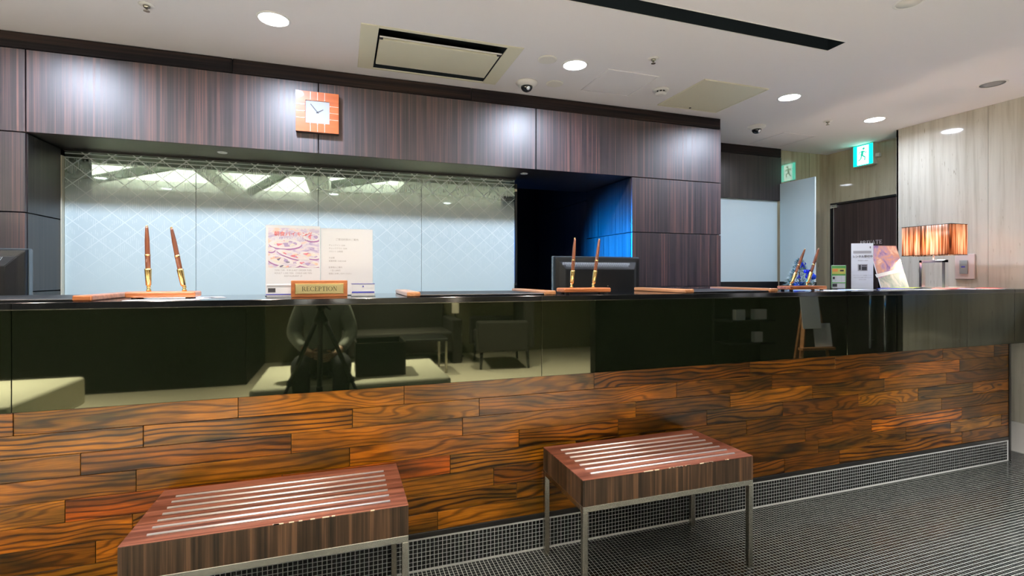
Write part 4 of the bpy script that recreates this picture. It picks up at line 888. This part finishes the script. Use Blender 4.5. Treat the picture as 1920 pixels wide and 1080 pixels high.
bm = bmesh.new(); sphere(bm, (0, 0, 0.33), 0.028, 16); nobj('bulb', bm, M('bulb', (1, 0.9, 0.8), emit=(1.0, 0.72, 0.50), es=22), lp)
l = bpy.data.lights.new('bulb_lamp', 'POINT'); l.energy = 13; l.color = (1.0, 0.76, 0.56); l.shadow_soft_size = 0.03
lo = bpy.data.objects.new('lamp', l); C.objects.link(lo); lo.parent = lp; lo.location = (0, 0, 0.295)

# wall plate with card reader
t = thing('wall_plate', 'pale pink wall plate with a grey card reader on the travertine wall', 'wall plate', (WX, 2.331, 1.216))
nobj('plate', B((-0.012, 0, -0.060, 0.060, -0.088, 0.090), bev=0.003), M('plate_pink', (0.72, 0.63, 0.60), 0.4), t)
nobj('card_reader', B((-0.020, -0.012, -0.022, 0.028, -0.050, 0.046), bev=0.002), M('reader_grey', (0.33, 0.38, 0.38), 0.4), t)
nobj('reader_mark', B((-0.0207, -0.020, -0.008, 0.016, -0.006, 0.004)), MAT_INKB, t)

# ------------------------------------------------------------------ office behind the glass: soft blue glow of equipment through the doorway
l = bpy.data.lights.new('office_glow', 'AREA'); l.shape = 'RECTANGLE'; l.size = 0.3; l.size_y = 0.2; l.energy = 34; l.spread = R(56); l.color = (0.0, 0.215, 0.85)
sn = thing('office_screen', 'blue glowing screen on the office side of the glass partition', 'screen', (0.95, 3.66, 0), R(-22))
nobj('screen_panel', B((-0.02, 0.0, -0.25, 0.25, 1.10, 1.50), bev=0.003), MAT_BLACK, sn)
nobj('lit_face', B((0.0, 0.003, -0.23, 0.23, 1.12, 1.48)), M('blue_screen', (0, 0, 0), emit=(0.01, 0.18, 1.0), es=3.0), sn)
nobj('stand', B((-0.03, 0.0, -0.03, 0.03, 0.02, 1.10), (-0.15, 0.12, -0.15, 0.15, 0, 0.02)), MAT_BLACK, sn)
lo = bpy.data.objects.new('lamp', l); C.objects.link(lo); lo.parent = sn; lo.location = (0.01, 0, 1.40); lo.rotation_euler = (0, R(-80), 0)
# ------------------------------------------------------------------ lobby furniture (mirrored in the polished granite)
def ottoman(x0, x1, label):
    t = thing('ottoman_bench', label, 'bench', ((x0+x1)/2, -0.60, 0), 0, 'cream lobby benches'); a = (x1-x0)/2
    nobj('cushion', B((-a, a, -0.50, 0.50, 0.10, 0.33), bev=0.03, seg=4), MAT_SOFA, t)
    nobj('plinth', B((-a+0.06, a-0.06, -0.44, 0.44, 0.0, 0.10)), MAT_BLACK, t)
ottoman(-0.63, 0.85, 'wide cream upholstered lobby bench mirrored in the granite under the photographer')
ottoman(-3.40, -1.98, 'cream upholstered lobby bench mirrored at the far left of the granite')
t = thing('equipment_case', 'black open topped equipment case standing on the cream bench beside the photographer', 'case', (0.31, -0.52, 0.3305))
nobj('case_body', B((-0.20, 0.20, -0.20, 0.20, 0, 0.012), (-0.20, -0.188, -0.20, 0.20, 0.012, 0.27), (0.188, 0.20, -0.20, 0.20, 0.012, 0.27), (-0.188, 0.188, -0.20, -0.188, 0.012, 0.27), (-0.188, 0.188, 0.188, 0.20, 0.012, 0.27)), MAT_BLACK, t)
nobj('metal_rim', B((-0.202, 0.202, -0.202, -0.194, 0.27, 0.275), (-0.202, 0.202, 0.194, 0.202, 0.27, 0.275), (-0.202, -0.194, -0.194, 0.194, 0.27, 0.275), (0.194, 0.202, -0.194, 0.194, 0.27, 0.275)), MAT_STEEL, t)
# tripod standing in front of the bench
tp = thing('camera_tripod', 'black camera tripod with a silver centre column before the cream bench', 'tripod', (-0.14, 0.03, 0))
bm = bmesh.new(); rod(bm, (0, 0, 0.42), (0, 0, 0.86), 0.014); nobj('centre_column', bm, MAT_STEEL, tp)
bm = bmesh.new(); lathe(bm, [(0.045, 0.80), (0.05, 0.83), (0.03, 0.87), (0.022, 0.90)], 20); nobj('leg_hub', bm, MAT_BLACK, tp)
bm = bmesh.new(); sphere(bm, (0, 0, 0.925), 0.032, 16); box(bm, -0.06, 0.06, -0.035, 0.035, 0.955, 0.985, bev=0.004); rod(bm, (0.02, -0.03, 0.94), (0.06, -0.16, 0.90), 0.008); nobj('tripod_head', bm, MAT_BLACK, tp)
for ex_, ey_ in ((0.0, 0.40), (-0.36, -0.09), (0.36, -0.09)):
    bm = bmesh.new(); tp0 = Vector((ex_*0.09, ey_*0.09, 0.82)); tp1 = Vector((ex_, ey_, 0.012)); mid = tp0.lerp(tp1, 0.55)
    rod(bm, tp0, mid, 0.017, 0.016); rod(bm, tp0.lerp(tp1, 0.53), tp0.lerp(tp1, 0.57), 0.021); rod(bm, mid, tp1, 0.012, 0.011)
    lg = nobj('leg', bm, MAT_BLACK, tp)
    bm = bmesh.new(); lathe(bm, [(0.016, 0), (0.013, 0.02)], 14, cx=ex_, cy=ey_); nobj('rubber_foot', bm, MAT_BLACK, lg)

# photographer seated on the bench
MAT_SKIN = M('skin', (0.62, 0.38, 0.27), 0.5); MAT_SWEAT = M('grey_knit', (0.36, 0.38, 0.35), 0.9); MAT_TROU = M('dark_trousers', (0.03, 0.032, 0.038), 0.85); MAT_HAIR = M('dark_hair', (0.02, 0.015, 0.012), 0.6); MAT_SHOE = M('dark_shoes', (0.02, 0.018, 0.016), 0.4)
def skin(name, pts, edges, mat, parent, sub=2, root=0, flat=None):
    me = bpy.data.meshes.new(name); me.from_pydata([p[0] for p in pts], edges, []); o = nobj(name, me, mat, parent)
    bm_ = bmesh.new(); bm_.from_mesh(me); ly = bm_.verts.layers.skin.verify()
    for i, v in enumerate(bm_.verts):
        r_ = pts[i][1]; v[ly].radius = r_ if isinstance(r_, tuple) else (r_, r_); v[ly].use_root = (i == root)
    bm_.to_mesh(me); bm_.free()
    m = o.modifiers.new('skin', 'SKIN'); m.use_smooth_shade = True
    s_ = o.modifiers.new('sub', 'SUBSURF'); s_.levels = sub; s_.render_levels = sub; return o
pe = thing('person', 'person in a grey sweater and dark trousers sitting on the cream bench behind the tripod', 'person', (-0.14, -0.50, 0.03))
# 0 pelvis ... relative to hip centre on the bench
bp = [((0, 0, 0.43), (0.15, 0.11)), ((0, 0.0, 0.56), (0.135, 0.10)), ((0, 0.02, 0.72), (0.145, 0.105)), ((0, 0.06, 0.86), (0.15, 0.10)), ((0, 0.085, 0.945), 0.058), ((0, 0.10, 1.00), 0.052), ((0, 0.115, 1.06), (0.070, 0.082)), ((0, 0.115, 1.13), (0.074, 0.090)), ((0, 0.105, 1.185), (0.055, 0.065)),
      ((-0.155, 0.07, 0.875), 0.060), ((-0.225, 0.10, 0.66), 0.046), ((-0.10, 0.29, 0.535), 0.030), ((-0.06, 0.335, 0.52), (0.036, 0.020)),
      ((0.155, 0.07, 0.875), 0.060), ((0.225, 0.10, 0.66), 0.046), ((0.11, 0.30, 0.52), 0.030), ((0.07, 0.345, 0.505), (0.036, 0.020)),
      ((-0.10, 0.04, 0.42), 0.085), ((-0.15, 0.40, 0.46), 0.062), ((-0.13, 0.44, 0.12), 0.040), ((-0.14, 0.56, 0.035), (0.042, 0.030)),
      ((0.10, 0.04, 0.42), 0.085), ((0.15, 0.40, 0.46), 0.062), ((0.13, 0.44, 0.12), 0.040), ((0.14, 0.56, 0.035), (0.042, 0.030))]
be = [(0, 1), (1, 2), (2, 3), (3, 4), (4, 5), (5, 6), (6, 7), (7, 8), (3, 9), (9, 10), (10, 11), (11, 12), (3, 13), (13, 14), (14, 15), (15, 16), (0, 17), (17, 18), (18, 19), (19, 20), (0, 21), (21, 22), (22, 23), (23, 24)]
body = skin('body', [(p, (tuple(q*0.9 for q in r) if isinstance(r, tuple) else r*0.9)) if 4 > i or i > 16 or i in (9, 10, 13, 14) else (p, r) for i, (p, r) in enumerate(bp)], be, MAT_SKIN, pe)
skin('sweater', [(bp[0][0], (0.17, 0.125)), (bp[1][0], (0.155, 0.12)), (bp[2][0], (0.165, 0.125)), (bp[3][0], (0.165, 0.115)), ((0, 0.08, 0.925), 0.070), (bp[9][0], 0.076), (bp[10][0], 0.060), ((-0.125, 0.26, 0.555), 0.041), (bp[13][0], 0.076), (bp[14][0], 0.060), ((0.135, 0.27, 0.54), 0.041)], [(0, 1), (1, 2), (2, 3), (3, 4), (3, 5), (5, 6), (6, 7), (3, 8), (8, 9), (9, 10)], MAT_SWEAT, pe)
skin('trousers', [((0, 0, 0.43), (0.165, 0.115)), ((-0.10, 0.05, 0.425), 0.098), (bp[18][0], 0.076), ((-0.13, 0.435, 0.14), 0.058), ((-0.13, 0.44, 0.085), 0.056), ((0.10, 0.05, 0.425), 0.098), (bp[22][0], 0.076), ((0.13, 0.435, 0.14), 0.058), ((0.13, 0.44, 0.085), 0.056)], [(0, 1), (1, 2), (2, 3), (3, 4), (0, 5), (5, 6), (6, 7), (7, 8)], MAT_TROU, pe)
for s_ in (-1, 1): skin('shoe', [((s_*0.13, 0.42, 0.055), (0.045, 0.045)), ((s_*0.135, 0.50, 0.045), (0.048, 0.040)), ((s_*0.14, 0.60, 0.034), (0.042, 0.028))], [(0, 1), (1, 2)], MAT_SHOE, pe)
for s_, hx_, hy_, hz_ in ((-1, -0.06, 0.335, 0.52), (1, 0.07, 0.345, 0.505)):
    for k in range(4):
        ln = (0.030, 0.034, 0.032, 0.025)[k]; z = hz_ + 0.024 - k*0.016
        skin('finger', [((hx_ - s_*0.005, hy_+0.012, z), 0.0085), ((hx_ - s_*(0.012+ln*0.6), hy_+0.034, z-0.003), 0.0080), ((hx_ - s_*(0.020+ln*1.2), hy_+0.030, z-0.008), 0.0072), ((hx_ - s_*(0.024+ln*1.6), hy_+0.016, z-0.011), 0.0062)], [(0, 1), (1, 2), (2, 3)], MAT_SKIN, body, 1)
    skin('thumb', [((hx_+s_*0.004, hy_-0.018, hz_+0.020), 0.010), ((hx_-s_*0.014, hy_-0.006, hz_+0.042), 0.009), ((hx_-s_*0.034, hy_+0.006, hz_+0.046), 0.0075)], [(0, 1), (1, 2)], MAT_SKIN, body, 1)
bm = bmesh.new(); sphere(bm, (0, 0.090, 1.150), 0.090, 20, sc3=(0.93, 1.05, 0.86)); bmesh.ops.delete(bm, geom=[v for v in bm.verts if v.co.z < 1.105 or (v.co.y > 0.150 and v.co.z < 1.165)], context='VERTS'); nobj('hair', bm, MAT_HAIR, pe)
bm = bmesh.new()
for s_ in (-1, 1): sphere(bm, (s_*0.030, 0.193, 1.105), 0.011, 10)
nobj('eyes', bm, MAT_INK, body)
skin('nose', [((0, 0.188, 1.108), 0.008), ((0, 0.208, 1.078), 0.012), ((0, 0.196, 1.068), 0.010)], [(0, 1), (1, 2)], MAT_SKIN, body, 1)
bm = bmesh.new(); sphere(bm, (0, 0.186, 1.042), 0.02, 12, sc3=(1.0, 0.35, 0.28)); nobj('mouth', bm, M('lips', (0.45, 0.18, 0.15), 0.5), body)
for s_ in (-1, 1):
    bm = bmesh.new(); sphere(bm, (s_*0.078, 0.105, 1.09), 0.022, 12, sc3=(0.35, 0.6, 1.1)); nobj('ear', bm, MAT_SKIN, body)

# seating group at the rear
MAT_DARKF = M('dark_fabric', (0.025, 0.022, 0.018), 0.8)
t = thing('armchair', 'dark armchair on tapered legs at the rear of the lobby', 'armchair', (1.95, -2.35, 0), R(8))
nobj('seat', B((-0.30, 0.28, -0.33, 0.33, 0.26, 0.44), bev=0.03, seg=2), MAT_DARKF, t)
nobj('backrest', B((0.26, 0.40, -0.36, 0.36, 0.24, 0.86), bev=0.03, seg=2), MAT_DARKF, t)
for sy in (-1, 1): nobj('armrest', B((-0.34, 0.30, sy*0.39-0.055, sy*0.39+0.055, 0.22, 0.60), bev=0.025, seg=2), MAT_DARKF, t)
for sx in (-0.28, 0.32):
    for sy in (-0.36, 0.36):
        bm = bmesh.new(); rod(bm, (sx, sy, 0.0), (sx*0.95, sy*0.95, 0.24), 0.014, 0.022); nobj('leg', bm, MAT_BLACK, t)
t = thing('sofa', 'long dark brown sofa against the rear lobby wall', 'sofa', (0.55, -2.95, 0))
nobj('seat', B((-0.85, 0.85, -0.35, 0.38, 0.14, 0.42), bev=0.03, seg=2), MAT_DARKF, t); nobj('backrest', B((-0.85, 0.85, -0.42, -0.26, 0.14, 0.80), bev=0.03, seg=2), MAT_DARKF, t)
for sx in (-1, 1): nobj('armrest', B((sx*0.90-0.07, sx*0.90+0.07, -0.42, 0.38, 0.0, 0.58), bev=0.02, seg=2), MAT_DARKF, t)
t = thing('coffee_table', 'low coffee table with chrome frame before the dark sofa', 'table', (0.75, -2.20, 0))
nobj('tabletop', B((-0.45, 0.45, -0.25, 0.25, 0.38, 0.41), bev=0.003), MAT_BLACK, t)
for sx in (-1, 1):
    for sy in (-1, 1): nobj('leg', B((sx*0.43-0.012, sx*0.43+0.012, sy*0.23-0.012, sy*0.23+0.012, 0, 0.38)), MAT_STEEL, t)
t = thing('floor_lamp', 'slim lit column lamp beside the dark armchair', 'lamp', (1.55, -3.15, 0))
bm = bmesh.new(); lathe(bm, [(0.12, 0), (0.12, 0.015), (0.015, 0.03), (0.012, 0.62)], 24); nobj('stand', bm, MAT_BLACK, t)
bm = bmesh.new(); lathe(bm, [(0.05, 0.62), (0.05, 1.15)], 24); nobj('lamp_shade', bm, M('lamp_shade_lit', (0.9, 0.8, 0.65), emit=(1.0, 0.85, 0.68), es=3), t)
# brochure rack and easel by the far right
t = thing('brochure_rack', 'dark brochure rack holding white leaflets at the right of the lobby', 'rack', (3.42, 0.35, 0))
nobj('back_panel', B((-0.24, 0.24, -0.14, -0.12, 0, 1.10)), MAT_BLACK, t)
for k in range(5): nobj('shelf', B((-0.24, 0.24, -0.12, 0.10, 0.15+k*0.2, 0.165+k*0.2)), MAT_BLACK, t)
for k, (x, z, w__) in enumerate(((-0.10, 0.966, 0.13), (0.12, 0.966, 0.09), (-0.12, 0.766, 0.10), (0.10, 0.766, 0.14), (0.08, 0.566, 0.09))):
    sheet(3.42+x, 0.40, w__, 0.04, 0, ['white leaflet stack, upper left on the brochure rack', 'white leaflet stack, upper right on the brochure rack', 'white leaflet stack, middle left on the brochure rack', 'white leaflet stack, middle right on the brochure rack', 'white leaflet stack, lowest on the brochure rack'][k], MAT_PAPER, z=z, th=0.09, group='leaflet stacks on the rack', name='leaflet_stack', cat='leaflets')
t = thing('display_easel', 'wooden display easel holding two white notices at the right of the lobby', 'easel', (3.86, 0.62, 0), R(8))
for k, (a_, b_) in enumerate((((-0.20, 0.10, 0), (-0.03, 0.0, 1.12)), ((0.20, 0.10, 0), (0.03, 0.0, 1.12)), ((0.0, -0.24, 0), (0.0, -0.03, 1.08)))):
    bm = bmesh.new(); bar(bm, a_, b_, 0.028, 0.02); nobj('leg', bm, MAT_OAKL, t)
nobj('ledge', B((-0.16, 0.16, 0.055, 0.11, 0.52, 0.54)), MAT_OAKL, t)
nobj('notice', B((-0.13, 0.05, 0, 0.003, 0, 0.34)), MAT_PAPER, t, (0, 0.075, 0.70), (R(8), 0, 0)); nobj('notice', B((-0.02, 0.15, 0, 0.003, 0, 0.20)), MAT_PAPER, t, (0, 0.085, 0.545), (R(8), 0, 0))
dd = struct('door_2', (WX, 0.85, 0))
nobj('door_leaf', B((-0.012, 0.0, -0.42, 0.28, 0.01, 2.0), bev=0.001), MAT_EBONYD, dd)
for y in (0.10, 0.22):
    bm = bmesh.new(); rod(bm, (-0.05, y, 0.55), (-0.05, y, 1.25), 0.011); rod(bm, (-0.05, y, 0.62), (-0.01, y, 0.62), 0.007); rod(bm, (-0.05, y, 1.18), (-0.01, y, 1.18), 0.007); nobj('door_handle', bm, MAT_CHROME, dd)
